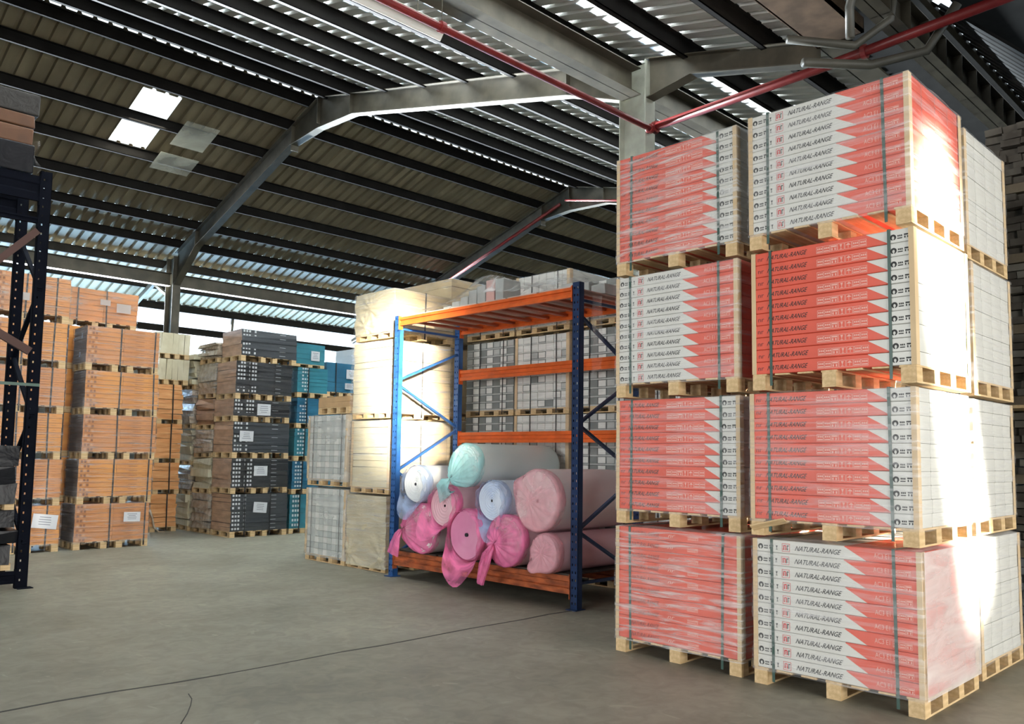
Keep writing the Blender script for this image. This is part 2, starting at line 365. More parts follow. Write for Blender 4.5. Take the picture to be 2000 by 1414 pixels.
wall('wall_back', (-8.2, -8, -8, -.8, -.2, 10), (-8.2, -8, 7.8, 28.6, -.2, 10), (-8.2, -8, -.8, 7.8, 5.6, 10), label='wall behind the camera with the open doorway')

# pipes and hanging fittings
def pipe(name, pts, r, m, label, cat='pipe', n=12, flanges=()):
    t = thing(name, label, cat, pts[0])
    o = Vector(pts[0])
    mb = MB(); mb.tube([Vector(p)-o for p in pts], r, n); mb.build('pipe_run', m, t, smooth=True)
    for f, d in flanges:
        mb = MB(); f = Vector(f)-o; d = Vector(d); mb.tube([f-d*.03, f+d*.03], r*1.45, 14); mb.build('coupling', m, t)
    return t
t = pipe('sprinkler_pipe', [(.2, 7.12, 6.47), (9.95, 7.12, 6.45)], .045, REDPIPE, 'red pipe running from the upper left to the column', flanges=[((5.8, 7.12, 6.465), (1, 0, 0)), ((9.8, 7.12, 6.45), (1, 0, 0))])
mb = MB(); mb.tube([(5.6, 0, 0), (5.6, 0, 1.05)], .006, 6); mb.build('hanger_rod', STEEL, t)
pipe('sprinkler_pipe', [(9.9, 7.25, 6.50), (9.9, 4.6, 6.56), (9.9, 1.05, 6.74)], .06, REDPIPE, 'red pipe crossing above the stacks to the upper right corner', flanges=[((9.9, 7.1, 6.5), (0, 1, 0)), ((9.9, 4.0, 6.59), (0, 1, 0))])
pipe('sprinkler_pipe', [(18.6, 23.2, 7.35), (18.6, 16.9, 9.35)], .05, REDPIPE, 'thin red pipe along the rafter of the second frame')
pipe('sprinkler_pipe', [(18.6, 16.7, 9.42), (18.6, 13.5, 8.75)], .03, REDPIPE, 'short red pipe past the ridge of the second frame')
pipe('drain_pipe', [(8.9, 4.5, 6.55), (9.5, 3.95, 6.5), (9.55, 3.55, 6.7), (9.55, 3.5, 7.1)], .05, PALEPIPE, 'pale bent pipe just below the box gutter')
pipe('drain_pipe', [(9.0, 4.35, 6.25), (9.8, 3.9, 6.35), (10.1, 3.35, 6.45), (10.1, 3.0, 6.9)], .055, PALEPIPE, 'lower pale bent pipe above the tall right stack')
pipe('drain_pipe', [(8.9, 3.75, 6.3), (8.9, 3.75, 6.65), (8.7, 3.55, 6.95)], .05, PALEPIPE, 'short upright pale pipe beside the girder')
t = thing('hanging_light', 'pale trough light fitting hanging over the red pipe', 'light fitting', (5.2, 8.1, 7.1))
mb = MB(); mb.prism_x([(-.16, -.06), (-.07, .05), (.07, .05), (.16, -.06), (.15, -.065), (.065, .04), (-.065, .04), (-.15, -.065)], -1.6, 1.5); mb.build('reflector', mat('white_enamel', (.72, .72, .68), .3), t)
mb = MB(); mb.tube([(-1.5, 0, -.01), (1.4, 0, -.01)], .016, 8); mb.build('lamp_tube', mat('unlit_tube', (.7, .7, .68), .2), t)
mb = MB(); mb.tube([(1.0, 0, .05), (1.0, 0, .93)], .006, 6); mb.tube([(-1.1, 0, .05), (-1.1, 0, .93)], .006, 6); mb.build('hanger_wire', STEEL, t)
mb = MB(); mb.add([(0, 0, 0), (1.2, 0, .04), (1.2, -1.0, 0), (0, -1.0, .0), (0, 0, .01), (1.2, 0, .05), (1.2, -1.0, .01), (0, -1.0, .01)], [(0, 1, 2, 3), (7, 6, 5, 4), (0, 4, 5, 1), (1, 5, 6, 2), (2, 6, 7, 3), (3, 7, 4, 0)])
struct(mb.build('window_4', PATCH, None, (6.4, 8.2, 7.85)), 'loose clear sheet under the roof at the top middle', 'translucent sheet')

# ------------------------------------------------------------------ pallets
BLOCKS = {}
def pallet(parent, wx, wy, h, run='x', nx=3, ny=3, m=WOOD, detailed=False, close=False):
    """origin at the base centre; bottom boards run along `run`"""
    bw = .10; dt = .013; bz = h-2*dt if detailed else h-dt
    def posn(n, w, dbl):
        if n == 4 and dbl: return [-w/2+bw/2, -w*.105, w*.105, w/2-bw/2]
        return [-w/2+bw/2+(w-bw)*i/(n-1) for i in range(n)]
    mb = MB(); nb = 7
    L_, B_ = (wx, wy) if run == 'x' else (wy, wx)
    # deck boards across, over stringer boards
    for i in range(nb):
        c = -B_/2+.055+(B_-.11)*i/(nb-1)
        if run == 'x': mb.box(-wx/2, wx/2, c-.055, c+.055, h-dt, h, j=.0015)
        else: mb.box(c-.055, c+.055, -wy/2, wy/2, h-dt, h, j=.0015)
    d = mb.build('pallet', m, parent)
    zb = dt if detailed else 0.
    xs = posn(nx, wx, close); ys = posn(ny, wy, close)
    mbs = MB()
    for i, a in enumerate(xs):
        for k, b in enumerate(ys):
            key = (bw, h, detailed, m.name)
            if key not in BLOCKS:
                q = MB(); q.box(-bw/2, bw/2, -bw/2, bw/2, 0 if not detailed else dt, h-dt, j=.001); BLOCKS[key] = q.mesh('block', m)
            link('block', BLOCKS[key], d, (a, b, 0))
    mb = MB()
    for c in (ys if run == 'x' else xs):
        if detailed:
            q = MB()
            if run == 'x': q.box(-wx/2, wx/2, c-bw/2, c+bw/2, 0, dt)
            else: q.box(c-bw/2, c+bw/2, -wy/2, wy/2, 0, dt)
            q.build('bottom_board', m, d)
        elif run == 'x': mb.box(-wx/2, wx/2, c-bw/2+.003, c+bw/2-.003, 0, dt)
        else: mb.box(c-bw/2+.003, c+bw/2-.003, -wy/2, wy/2, 0, dt)
    if mb.v: mb.build('bottom_board', m, d)
    return d
def straps(parent, wx, wy, z0, z1, ax, fracs, m=STRAP, w=.020, off=.006):
    """strap loops; ax='x': the loop lies in an x-z plane at y fractions, ax='y' the other way"""
    for f in fracs:
        mb = MB(); t = .003
        if ax == 'x':
            y = wy/2-f*wy; a = wx/2+off; y2 = y+random.uniform(-.012, .012)
            mb.bar((-a, y, z0), (-a, y2, z1), w, t, up=(1, 0, 0)); mb.bar((-a, y2, z1), (a, y2, z1), w, t); mb.bar((a, y, z0), (a, y2, z1), w, t, up=(1, 0, 0))
        else:
            x = -wx/2+f*wx; a = wy/2+off; x2 = x+random.uniform(-.012, .012)
            mb.bar((x, -a, z0), (x2, -a, z1), t, w*2, up=(1, 0, 0)); mb.bar((x2, -a, z1), (x2, a, z1), w, t); mb.bar((x, a, z0), (x2, a, z1), t, w*2, up=(1, 0, 0))
        mb.build('strap', m, parent)
def shell(wx, wy, z0, z1, off=.012, j=.004, nz=14, n=14):
    """loose film wrapped round a load (four sides with gathered rims)"""
    mb = MB(); ring = []
    for s_, (ax, ay, bx, by) in enumerate(((-1, 1, -1, -1), (-1, -1, 1, -1), (1, -1, 1, 1), (1, 1, -1, 1))):
        for k in range(n): ring.append((ax+(bx-ax)*k/n, ay+(by-ay)*k/n))
    N_ = len(ring); vs = []
    for r in range(nz+1):
        z = z0+(z1-z0)*r/nz
        ph = random.uniform(0, 6)
        for i, (a, b) in enumerate(ring):
            o_ = off+j*math.sin(i*.9+ph)+random.uniform(-j, j)*.6
            vs.append((a*(wx/2+o_), b*(wy/2+o_), z))
    fs = [(r*N_+i, r*N_+(i+1) % N_, (r+1)*N_+(i+1) % N_, (r+1)*N_+i) for r in range(nz) for i in range(N_)]
    # rim folded over the top
    o0 = len(vs)
    for i, (a, b) in enumerate(ring): vs.append((a*(wx/2-.07), b*(wy/2-.07), z1+.012+random.uniform(0, .008)))
    fs += [(nz*N_+i, nz*N_+(i+1) % N_, o0+(i+1) % N_, o0+i) for i in range(N_)]
    mb.add(vs, fs); return mb
def wrap(parent, wx, wy, z0, z1, m=FILM, off=.012, j=.004):
    o = shell(wx, wy, z0, z1, off, j).build('stretch_wrap', m, parent, smooth=True); return o

# ------------------------------------------------------------------ red and white printed cartons
CH, CW, NR = .0911, 1.16, 10          # carton height, length, rows
CD = .26
BXF = .010                               # seam gap
def carton_mesh(kind, front=True):
    """carton with its long face towards -x; split diagonally into two colours"""
    if kind == 'W': a, b, m0, m1 = .575, .70, 0, 1
    elif kind == 'M': a, b, m0, m1 = .735, .86, 1, 0
    elif kind == 'R': a, b, m0, m1 = .80, .90, 1, 1
    else: a, b, m0, m1 = .5, .6, 0, 0
    g = .0022; h = CH-g; x0, x1 = g/2, CD-g/2; e = .004
    mb = MB(); y = lambda f: CW/2-f*CW
    # front face, slightly bevelled edges
    Z0, Z1 = g/2+e, g/2+h-e; X = 0.
    yl, yr = CW/2-e, -CW/2+e
    mb.add([(X, yl, Z0), (X, yl, Z1), (X, y(a), Z1), (X, y(b), Z0)], [(0, 3, 2, 1)], m0)
    mb.add([(X, y(b), Z0), (X, y(a), Z1), (X, yr, Z1), (X, yr, Z0)], [(0, 3, 2, 1)], m1)
    zt, zb = g/2+h, g/2
    for (zf, zo) in ((Z1, zt), (Z0, zb)):
        yy = y(a) if zf == Z1 else y(b)
        mb.add([(X, yl, zf), (X, yy, zf), (e, yy, zo), (e, CW/2, zo)], [(0, 1, 2, 3) if zf == Z0 else (3, 2, 1, 0)], m0)
        mb.add([(X, yy, zf), (X, yr, zf), (e, -CW/2, zo), (e, yy, zo)], [(0, 1, 2, 3) if zf == Z0 else (3, 2, 1, 0)], m1)
        mb.add([(e, CW/2, zo), (e, yy, zo), (x1, yy, zo), (x1, CW/2, zo)], [(0, 1, 2, 3)], m0)
        mb.add([(e, yy, zo), (e, -CW/2, zo), (x1, -CW/2, zo), (x1, yy, zo)], [(0, 1, 2, 3)], m1)
    for s_, yf, mm in ((1, CW/2, m0), (-1, -CW/2, m1)):
        ye = yf-s_*e
        mb.add([(X, ye, Z0), (X, ye, Z1), (e, yf, Z1), (e, yf, Z0)], [(0, 1, 2, 3)], mm)
        mb.add([(e, yf, zb), (e, yf, zt), (x1-e, yf, zt), (x1-e, yf, zb)], [(0, 1, 2, 3)], mm)
    mb.add([(x1, CW/2, zb), (x1, CW/2, zt), (x1, -CW/2, zt), (x1, -CW/2, zb)], [(0, 1, 2, 3)], 0)
    return mb.mesh('carton', [WHITE, RED])
def icons(mb, y0, w, n, mi, seed, frames=False):
    """row of little shipping pictograms; y0 is the left edge, running towards -y"""
    rnd = random.Random(seed); X = -.0012; zc = CH*.42; s = w/n*.94
    def q(ya, yb, za, zb): mb.add([(X, ya, za), (X, yb, za), (X, yb, zb), (X, ya, zb)], [(0, 1, 2, 3)], mi)
    for k in range(n):
        L_ = y0-k*w/n; R_ = L_-s; zb = zc-s/2; zt = zc+s/2; t = s*.06
        if frames:
            q(L_, L_-t, zb, zt); q(R_+t, R_, zb, zt); q(L_, R_, zb, zb+t); q(L_, R_, zt-t, zt)
        typ = k % 5
        ym = (L_+R_)/2
        if typ == 0 and not frames:            # round globe mark
            pts = [(X, ym+s*.5*math.cos(a*PI/7), zc+s*.5*math.sin(a*PI/7)) for a in range(14)]
            inn = [(X, ym+s*.2*math.cos(a*PI/7), zc+s*.28*math.sin(a*PI/7)-s*.1) for a in range(14)]
            mb.add(pts+inn, [(a, (a+1) % 14, 14+(a+1) % 14, 14+a) for a in range(14) if a != 10], mi)
        elif typ == 1 or (typ == 0 and frames):  # stacked crates
            for u in (.15, .42, .69): q(L_-s*u, L_-s*(u+.2), zb+s*.5, zb+s*.78)
            q(L_-s*.1, L_-s*.9, zb+s*.15, zb+s*.32)
        elif typ == 2:                           # bench on legs
            q(L_-s*.1, L_-s*.9, zb+s*.6, zb+s*.85); q(L_-s*.15, L_-s*.35, zb+s*.15, zb+s*.5); q(L_-s*.6, L_-s*.8, zb+s*.15, zb+s*.5)
        elif typ == 3:                           # glass
            mb.add([(X, L_-s*.3, zb+s*.85), (X, L_-s*.7, zb+s*.85), (X, L_-s*.55, zb+s*.45), (X, L_-s*.45, zb+s*.45)], [(0, 3, 2, 1)], mi)
            q(L_-s*.46, L_-s*.54, zb+s*.15, zb+s*.5); q(L_-s*.32, L_-s*.68, zb+s*.12, zb+s*.2)
        else:                                    # umbrella
            mb.add([(X, L_-s*.12, zb+s*.55), (X, L_-s*.5, zb+s*.88), (X, L_-s*.88, zb+s*.55)], [(0, 1, 2)], mi)
            q(L_-s*.46, L_-s*.54, zb+s*.15, zb+s*.6)
def print_mesh(kind):
    mb = MB(); X = -.0012; Y = lambda f: CW/2-f*CW
    def txt(s, f0, f1, z, size, mi, shear=0., off=0.):
        vs, fs = text_geo(s, size, shear, off, (f1-f0)*CW); mb.add([(X, Y(f0)-a, z+b) for a, b in vs], [tuple(f) for f in fs], mi)
    if kind == 'W':
        icons(mb, Y(.026), .168, 4, 0, 3)
        s = .058; ya = Y(.187); za = CH*.46-s/2; t = .003                       # boxed nr mark
        for (a, b, c, d) in ((0, s, 0, t), (0, s, s-t, s), (0, t, 0, s), (s-t, s, 0, s)):
            mb.add([(X, ya-a, za+c), (X, ya-b, za+c), (X, ya-b, za+d), (X, ya-a, za+d)], [(0, 1, 2, 3)], 1)
        def st(a0, a1, b0, b1, mi): mb.add([(X-.0003, ya-a0, za+b0), (X-.0003, ya-a1, za+b0), (X-.0003, ya-a1, za+b1), (X-.0003, ya-a0, za+b1)], [(0, 1, 2, 3)], mi)
        st(.009, .017, .012, .046, 1); st(.025, .033, .012, .042, 1); st(.017, .030, .039, .047, 1)          # n
        st(.037, .043, .012, .046, 0); st(.043, .051, .039, .046, 0)                                          # r
        txt('NATURAL-RANGE', .270, .558, CH*.30, .047, 0, .5, .0006)
        txt('AC3 E1', .745, .83, CH*.32, .045, 2)
        icons(mb, Y(.845), .125, 3, 2, 5, True)
    elif kind == 'M':
        txt('nr', .035, .075, CH*.3, .05, 3)
        txt('NATURAL-RANGE', .098, .37, CH*.30, .047, 0, .5, .0004)
        icons(mb, Y(.43), .36, 7, 2, 9, True)
        icons(mb, Y(.872), .13, 3, 0, 2)
    elif kind == 'R':
        txt('NATURAL-RANGE', .13, .37, CH*.30, .05, 3, .45)
        txt('nr', .44, .50, CH*.35, .045, 2, .3)
        icons(mb, Y(.60), .10, 3, 2, 4, True)
    return mb.mesh('printed_marks', [INK, INKR, INKW, INKB])
CM = {k: carton_mesh(k) for k in 'WMRP'}
PM = {k: print_mesh(k) for k in 'WMR'}
def carton_load(kind, loc, label, group, marks=True, film=None, rz=0., ncol=4, corner=True, strapf=(.125, .865), haze=None, detailed=True, side_haze=False):
    t = thing('pallet_load', label, 'pallet load', loc, rz, group)
    ph = .118; wx = CD*ncol
    pallet(t, wx+.01, CW+.01, ph, 'x', 4, 3, WOOD, detailed)
    for r in range(NR):
        dy = random.uniform(-.0035, .0035); dx = random.uniform(-.003, .003)
        for c in range(ncol):
            o = link('carton', CM[kind], t, (-wx/2+c*CD+dx, dy, ph+r*CH))
            if c == 0 and marks: link('printed_marks', PM[kind], o)
    z1 = ph+NR*CH
    # tan edge boards standing at the four corners
    if corner:
        for sx in (-1, 1):
            for sy in (-1, 1):
                mb = MB(); a = sx*(wx/2+.004); b = sy*(CW/2+.004); w = .03; tt = .004; w2 = .055
                mb.box(min(a, a-sx*w2), max(a, a-sx*w2), min(b, b+sy*tt), max(b, b+sy*tt), ph, z1)
                mb.box(min(a, a+sx*tt), max(a, a+sx*tt), min(b+sy*tt, b-sy*w), max(b+sy*tt, b-sy*w), ph, z1)
                mb.build('corner_board', CORNER_W, t)
    straps(t, wx, CW, .03, z1+.004, 'x', strapf, STRAP)
    if film: wrap(t, wx, CW, ph-.02, z1, film)
    if side_haze:
        q = MB(); q.box(-wx/2, wx/2+.01, -CW/2-.024, -CW/2-.022, ph-.01, z1); q.build('stretch_wrap', FILMS, t)
    return t
G = 'printed carton loads stacked four high at the right'
XR = 5.60+.52; ZP = 1.055
Rk = [('W', FILM, 'bottom white-and-red carton load of the tall right stack, standing on the floor'),
      ('M', FILM, 'film-wrapped red carton load, second from the floor in the tall right stack'),
      ('M', None, 'red carton load with white right end, third from the floor in the tall right stack'),
      ('W', FILM, 'topmost white-and-red carton load of the tall right stack')]
for i, (k, fm, lb) in enumerate(Rk):
    carton_load(k, (XR+[0, -.01, .012, 0][i], 2.56+[0, .01, -.004, .006][i], i*ZP), lb, G, film=fm, side_haze=(i == 0), rz=math.radians([0, .5, -.3, .2][i]))
XL = 5.64+.52
Lk = [('R', FILMH, 'all-red film-wrapped carton load on the floor, bottom of the left red stack'),
      ('M', FILM, 'red carton load with white right end, second from the floor in the left red stack'),
      ('W', FILM, 'white carton load with red right end, third from the floor in the left red stack'),
      ('M', FILMH, 'topmost film-wrapped red carton load of the left red stack')]
for i, (k, fm, lb) in enumerate(Lk):
    carton_load(k, (XL+[0, .005, -.005, .0][i], 3.86+[-.002, .002, 0, .003][i], i*ZP), lb, G, film=fm, rz=math.radians([0, .2, -.3, -.2][i]))
for i in range(4):
    carton_load('P', (6.84+.56, 2.60+.015*(i % 2), i*ZP+(.0 if i else 0)), ['white wrapped carton load on the floor behind the tall right stack', 'white wrapped carton load second from the floor behind the tall right stack', 'white wrapped carton load third from the floor behind the tall right stack', 'topmost white wrapped carton load behind the tall right stack'][i],
                'white carton loads behind the right stack', marks=False, film=FILM, detailed=True, rz=math.radians([-.3, .2, .4, 0][i]))
for i in range(4):
    carton_load('R', (7.235+.01*(i % 2), 3.88, i*ZP), ['red carton load on the floor, hidden right behind the left red stack', 'red carton load second from the floor, hidden right behind the left red stack', 'red carton load third from the floor, hidden right behind the left red stack', 'topmost red carton load hidden right behind the left red stack'][i],
                'red carton loads hidden behind the left red stack', marks=False, corner=False)
mb = MB(); mb.box(-.13, .13, -.035, .035, 0, .012, j=.002)
o = mb.build('wooden_offcut', WOOD, None, (5.555, 3.0, 1.135)); o.rotation_euler = (.5, .25, math.radians(95)); tag(o, 'broken piece of pale wood sticking out above the bottom load of the right stack', 'wood offcut')

# ------------------------------------------------------------------ generic layered loads
def faces_box(mb, x0, x1, y0, y1, z0, z1, mx=0, my=0, mt=0, j=0.):
    """box whose -x/+x faces, -y/+y faces and top/bottom carry their own material"""
    o = len(mb.v); vs = [(x, y, z) for x in (x0, x1) for y in (y0, y1) for z in (z0, z1)]
    if j: vs = [tuple(c+random.uniform(-j, j) for c in v) for v in vs]
    mb.v += vs
    for f, m in (((0, 1, 3, 2), mx), ((4, 6, 7, 5), mx), ((0, 4, 5, 1), my), ((2, 3, 7, 6), my), ((0, 2, 6, 4), mt), ((1, 5, 7, 3), mt)):
        mb.f.append(tuple(i+o for i in f)); mb.m.append(m)
def layer_load(loc, wx, wy, h, label, group, layers, mats, split=1, ph=.1, run='y', nx=4, ny=3, pm=WOOD, parts=True, close=True,
               strapx=(), strapy=(), film=None, rz=0., j=.003, lean=(0, 0), pal=True, corner=False, cat='pallet load', sm=STRAPK, bulge=0.):
    """flat cartons in layers; mats=(side faces towards x, faces towards y, top)"""
    t = thing('pallet_load', label, cat, loc, rz, group)
    if pal: pallet(t, wx, wy, ph, run, nx, ny, pm, False, close)
    else: ph = 0.
    lh = h/layers; mb = MB()
    for r in range(layers):
        f = (r+.5)/layers; dx = lean[0]*f+random.uniform(-j, j); dy = lean[1]*f+random.uniform(-j, j); bx = bulge*math.sin(f*PI)
        for c in range(split):
            q = MB() if parts else mb
            xa = -wx/2+c*wx/split+.001; xb = xa+wx/split-.002
            if parts:
                faces_box(q, -wx/split/2+.001, wx/split/2-.001, -wy/2-bx, wy/2+bx, .0015, lh-.0015, 0, 1, 2, j*.6)
                q.build('carton', mats, t, (xa+wx/split/2+dx, dy, ph+r*lh))
            else: faces_box(q, xa+dx-bx*(c == 0), xb+dx, -wy/2+dy-bx, wy/2+dy+bx, ph+r*lh+.001, ph+(r+1)*lh-.001, 0, 1, 2, j)
    if not parts: mb.build('carton_block', mats, t)
    z1 = ph+h
    straps(t, wx+2*bulge, wy+2*bulge, .02, z1+.004, 'y', strapx, sm, w=.012, off=.006+j) if strapx else None
    straps(t, wx+2*bulge, wy+2*bulge, .02, z1+.004, 'x', strapy, sm, w=.012, off=.006+j) if strapy else None
    if corner:
        for sx in (-1, 1):
            for sy in (-1, 1):
                q = MB(); a = sx*(wx/2+.005); b = sy*(wy/2+.005)
                q.box(min(a, a-sx*.05), max(a, a-sx*.05), min(b, b+sy*.004), max(b, b+sy*.004), ph, z1); q.box(min(a, a+sx*.004), max(a, a+sx*.004), min(b, b-sy*.05), max(b, b-sy*.05), ph, z1); q.build('corner_board', CORNER_W, t)
    if film: wrap(t, wx+2*bulge, wy+2*bulge, ph-.03, z1, film, .014+j, .006)
    t['_'] = z1
    return t
def sheet_on(t, x, z, w, h, y, rz=0., lines=True, face='y', label='white paper sheet', m=PAPER, roll=0.):
    """paper stuck on a face; x is the position along the face"""
    q = MB(); c, s = math.cos(roll), math.sin(roll)
    def P(a, b, d): a, b = a*c-b*s, a*s+b*c; return (x+a, y-d, z+b) if face == 'y' else (y-d, x+a, z+b)
    q.add([P(-w/2, -h/2, .0), P(w/2, -h/2, .0), P(w/2, h/2, .0), P(-w/2, h/2, .0), P(-w/2, -h/2, .002), P(w/2, -h/2, .002), P(w/2, h/2, .002), P(-w/2, h/2, .002)],
          [(0, 1, 2, 3), (7, 6, 5, 4), (0, 4, 5, 1), (1, 5, 6, 2), (2, 6, 7, 3), (3, 7, 4, 0)])
    if lines:
        for k in range(4):
            b = h*.3-k*h*.17; ww = w*random.uniform(.2, .34)
            q.add([P(-ww, b-.006, .003), P(ww, b-.006, .003), P(ww, b+.004, .003), P(-ww, b+.004, .003)], [(0, 1, 2, 3)], 1)
    o = q.build('paper_label', [m, mat('grey_print', (.25, .26, .32), .7)], t); o['label'] = label
    return o

# ------------------------------------------------------------------ orange-brown loads, far left
OR = [mat('orange_carton_a', (.42, .15, .036), .42, coat=.35, col2=(.60, .25, .075), vscale=2, vstretch=(.6, 1, 4), bump=.25, bscale=3, bstretch=(1, 1, 10)),
      mat('orange_carton_b', (.48, .17, .03), .42, coat=.35, col2=(.68, .29, .06), vscale=2, vstretch=(.6, 1, 4), bump=.25, bscale=3, bstretch=(1, 1, 10))]
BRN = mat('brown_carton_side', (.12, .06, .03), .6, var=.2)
BROWNINK = mat('brown_ink', (.24, .09, .03), .7)
def orange_marks(t, wx, wy, z0, h, n, mirror=False):
    q = MB(); y = -wy/2-.0045
    def r(x0, x1, za, zb, mi=0): q.add([(x0, y, za), (x1, y, za), (x1, y, zb), (x0, y, zb)], [(0, 1, 2, 3)], mi)
    for k in range(n):
        zb = z0+h*k/n; s = h/n
        for c in range(3): r(-wx/2+.03+c*.05, -wx/2+.065+c*.05, zb+s*.2, zb+s*.75, 0 if (c+k) % 3 else 1)
        r(.17*wx, .29*wx, zb+s*.45, zb+s*.56); r(.36*wx, .42*wx, zb+s*.45, zb+s*.52)
    q.build('printed_marks', [BROWNINK, mat('tan_ink', (.58, .30, .14), .6)], t)
GO = 'orange-brown wrapped loads on the far left'
ordn = ['on the floor', 'second from the floor', 'third from the floor', 'fourth from the floor', 'fifth from the floor', 'sixth and topmost']
for i in range(5):
    ox = [0, .02, .045, .05, .03][i]
    t = layer_load((5.11+ox, 14.87, i*.728), 1.17, .62, .606, 'orange-brown load with black straps %s in the right orange stack' % ordn[i], GO, 8, [BRN, OR[i % 2], OR[0]], 2,
                   strapx=(.46, .94), film=FILM, rz=math.radians([.4, -.3, .3, -.4, .3][i]), ph=.122)
    orange_marks(t, 1.17, .62, .122, .606, 8)
    if i == 0: sheet_on(t, .30, .50, .27, .16, -.34, roll=-.02)
t = layer_load((5.03, 15.62, 3.72), 1.14, .62, .56, 'orange load in shiny torn film behind and above the right orange stack', GO, 6, [BRN, OR[0], OR[0]], 2, pal=True, strapx=(.13, .55), film=FILMD, lean=(.02, 0))
sheet_on(t, .33, .38, .24, .16, -.345, lines=False, m=mat('grey_tape', (.42, .38, .36), .35), label='grey paper patch'); sheet_on(t, .02, .45, .17, .10, -.345, lines=False, m=MATS['grey_tape'], label='grey paper patch')
for i in range(5):        # the stack that carries it
    layer_load((5.05, 15.62, i*.744), 1.1, .62, .636, 'brown load %s hidden behind the right orange stack' % ordn[i], 'loads behind the orange stacks', 3, [BRN, OR[1], BRN], 1, parts=False)
for i in range(6):
    ox = [.0, -.02, -.05, -.04, -.05, -.04][i]
    t = layer_load((3.76+ox, 14.87, i*.724), 1.10, .62, .602, 'orange-brown load %s in the left orange stack' % ordn[i], GO, 8, [BRN, OR[(i+1) % 2], OR[0]], 2,
                   strapx=(.42, .82), ph=.122, film=FILM if i < 5 else FILMD, rz=math.radians(random.uniform(-.5, .5)))
    orange_marks(t, 1.10, .62, .122, .602, 8)
    if i == 0: sheet_on(t, .33, .48, .36, .22, -.34, roll=-.12)
    if i == 5: sheet_on(t, -.12, .36, .16, .12, -.34, lines=False, m=MATS['grey_tape'], label='grey paper patch')

# ------------------------------------------------------------------ black loads and their neighbours
BLK = mat('black_panel', (.018, .02, .024), .3, coat=.5, bump=.3, bscale=3, bstretch=(1, 1, 6))
GRY = mat('slate_wrapped', (.038, .042, .048), .35, coat=.4, bump=.25, bscale=3, bstretch=(1, 1, 5))
PINKK = mat('pinkish_kraft', (.44, .27, .17), .5, coat=.2, var=.2, vscale=4, vstretch=(1, 1, 3), bump=.4, bscale=6)
SQ = mat('white_end_mark', (.62, .64, .66), .5)
FILMT = film_mat('thin_film', haze=.05)
GD = 'black and slate loads in the middle distance'
dz = [(0, .70, GRY, 'slate grey load with a white paper sheet on the floor in the black stack'), (.82, .55, BLK, 'glossy black load with white squares and paper, second from the floor in the black stack'),
      (1.49, .58, GRY, 'slate grey load with paper at its left, third from the floor in the black stack'), (2.19, .31, BLK, 'thin black load with white squares and paper, fourth from the floor in the black stack'),
      (2.62, .61, BLK, 'tall black load with rows of white squares, fifth from the floor in the black stack'), (3.35, .50, GRY, 'topmost slate grey wrapped load of the black stack')]
def squares(t, wx, wy, z0, h, rows, cols=5, x0=.02, extra=True, step=.058):
    q = MB(); y = -wy/2-.005
    def r(a, b, za, zb): q.add([(a, y, za), (b, y, za), (b, y, zb), (a, y, zb)], [(0, 1, 2, 3)], 0)
    for k in range(rows):
        zb = z0+h*(k+.28)/rows; s = h/rows*.45
        for c in range(cols):
            if c == 3: continue
            if random.random() < .93: r(-wx/2+x0+c*step+.008, -wx/2+x0+c*step+.046, zb, zb+s*1.15)
        if extra: r(.18*wx, .29*wx, zb+s*.3, zb+s*.5)
    q.build('white_end_mark', SQ, t)
for i, (z, h, m, lb) in enumerate(dz):
    w = 1.18; xo = [.0, -.02, -.02, -.03, .0, .08][i]
    t = layer_load((7.95+xo, 15.36, z), w, .8, h, lb, GD, max(4, int(h/.07)), [PINKK, m, m], 1, ph=.11, parts=False, film=FILMT if m is BLK else None, strapx=(.24, .68) if i in (0, 1, 4) else (), j=.006)
    squares(t, w, .8, .12, h, max(4, int(h/.075)), 7 if i in (1, 3, 4) else 5, extra=True)
    if i in (0, 1, 2, 3): sheet_on(t, [.0, .0, -.32, .03][i], [.55, .43, .42, .24][i], .28, [.20, .19, .20, .22][i], -.42, roll=[-.08, .0, -.02, 0][i])
TATTER = mat('crinkled_film', (.58, .50, .40), .25, coat=.6, col2=(.30, .22, .15), vscale=9, bump=1.0, bscale=10)
PALEV = mat('pale_carton', (.60, .55, .38), .5, col2=(.72, .68, .52), vscale=3, vstretch=(1, 6, 1), bump=.2)
PINKC = mat('orange_plank', (.62, .27, .09), .5, col2=(.74, .40, .18), vscale=3, vstretch=(1, 1, 6))
lab2 = ['on the floor', 'second from the floor', 'third from the floor', 'fourth from the floor', 'fifth from the floor', 'topmost']
for c, (yc, hs, ms) in enumerate([(16.25, [.78, .70, .55, .62, .70, .42], [TATTER, PALEV, TATTER, PINKK, TATTER, TATTER]), (17.19, [.72, .60, .74, .80, .75], [PALEV, TATTER, PALEV, TATTER, PALEV])]):
    z = 0
    for i, h in enumerate(hs):
        t = layer_load((7.93+random.uniform(-.04, .03), yc, z), 1.12, .78, h-.11, 'ragged film-wrapped load %s in the %s row behind the black stack' % (lab2[i] if i < len(hs)-1 else 'topmost', ['first', 'second'][c]), 'ragged loads behind the black stack',
                       5, [ms[i], ms[i], ms[i]], 1, ph=.1, parts=False, j=.03, film=FILMD if (i+c) % 2 == 0 else None, close=True)
        z += h+.005
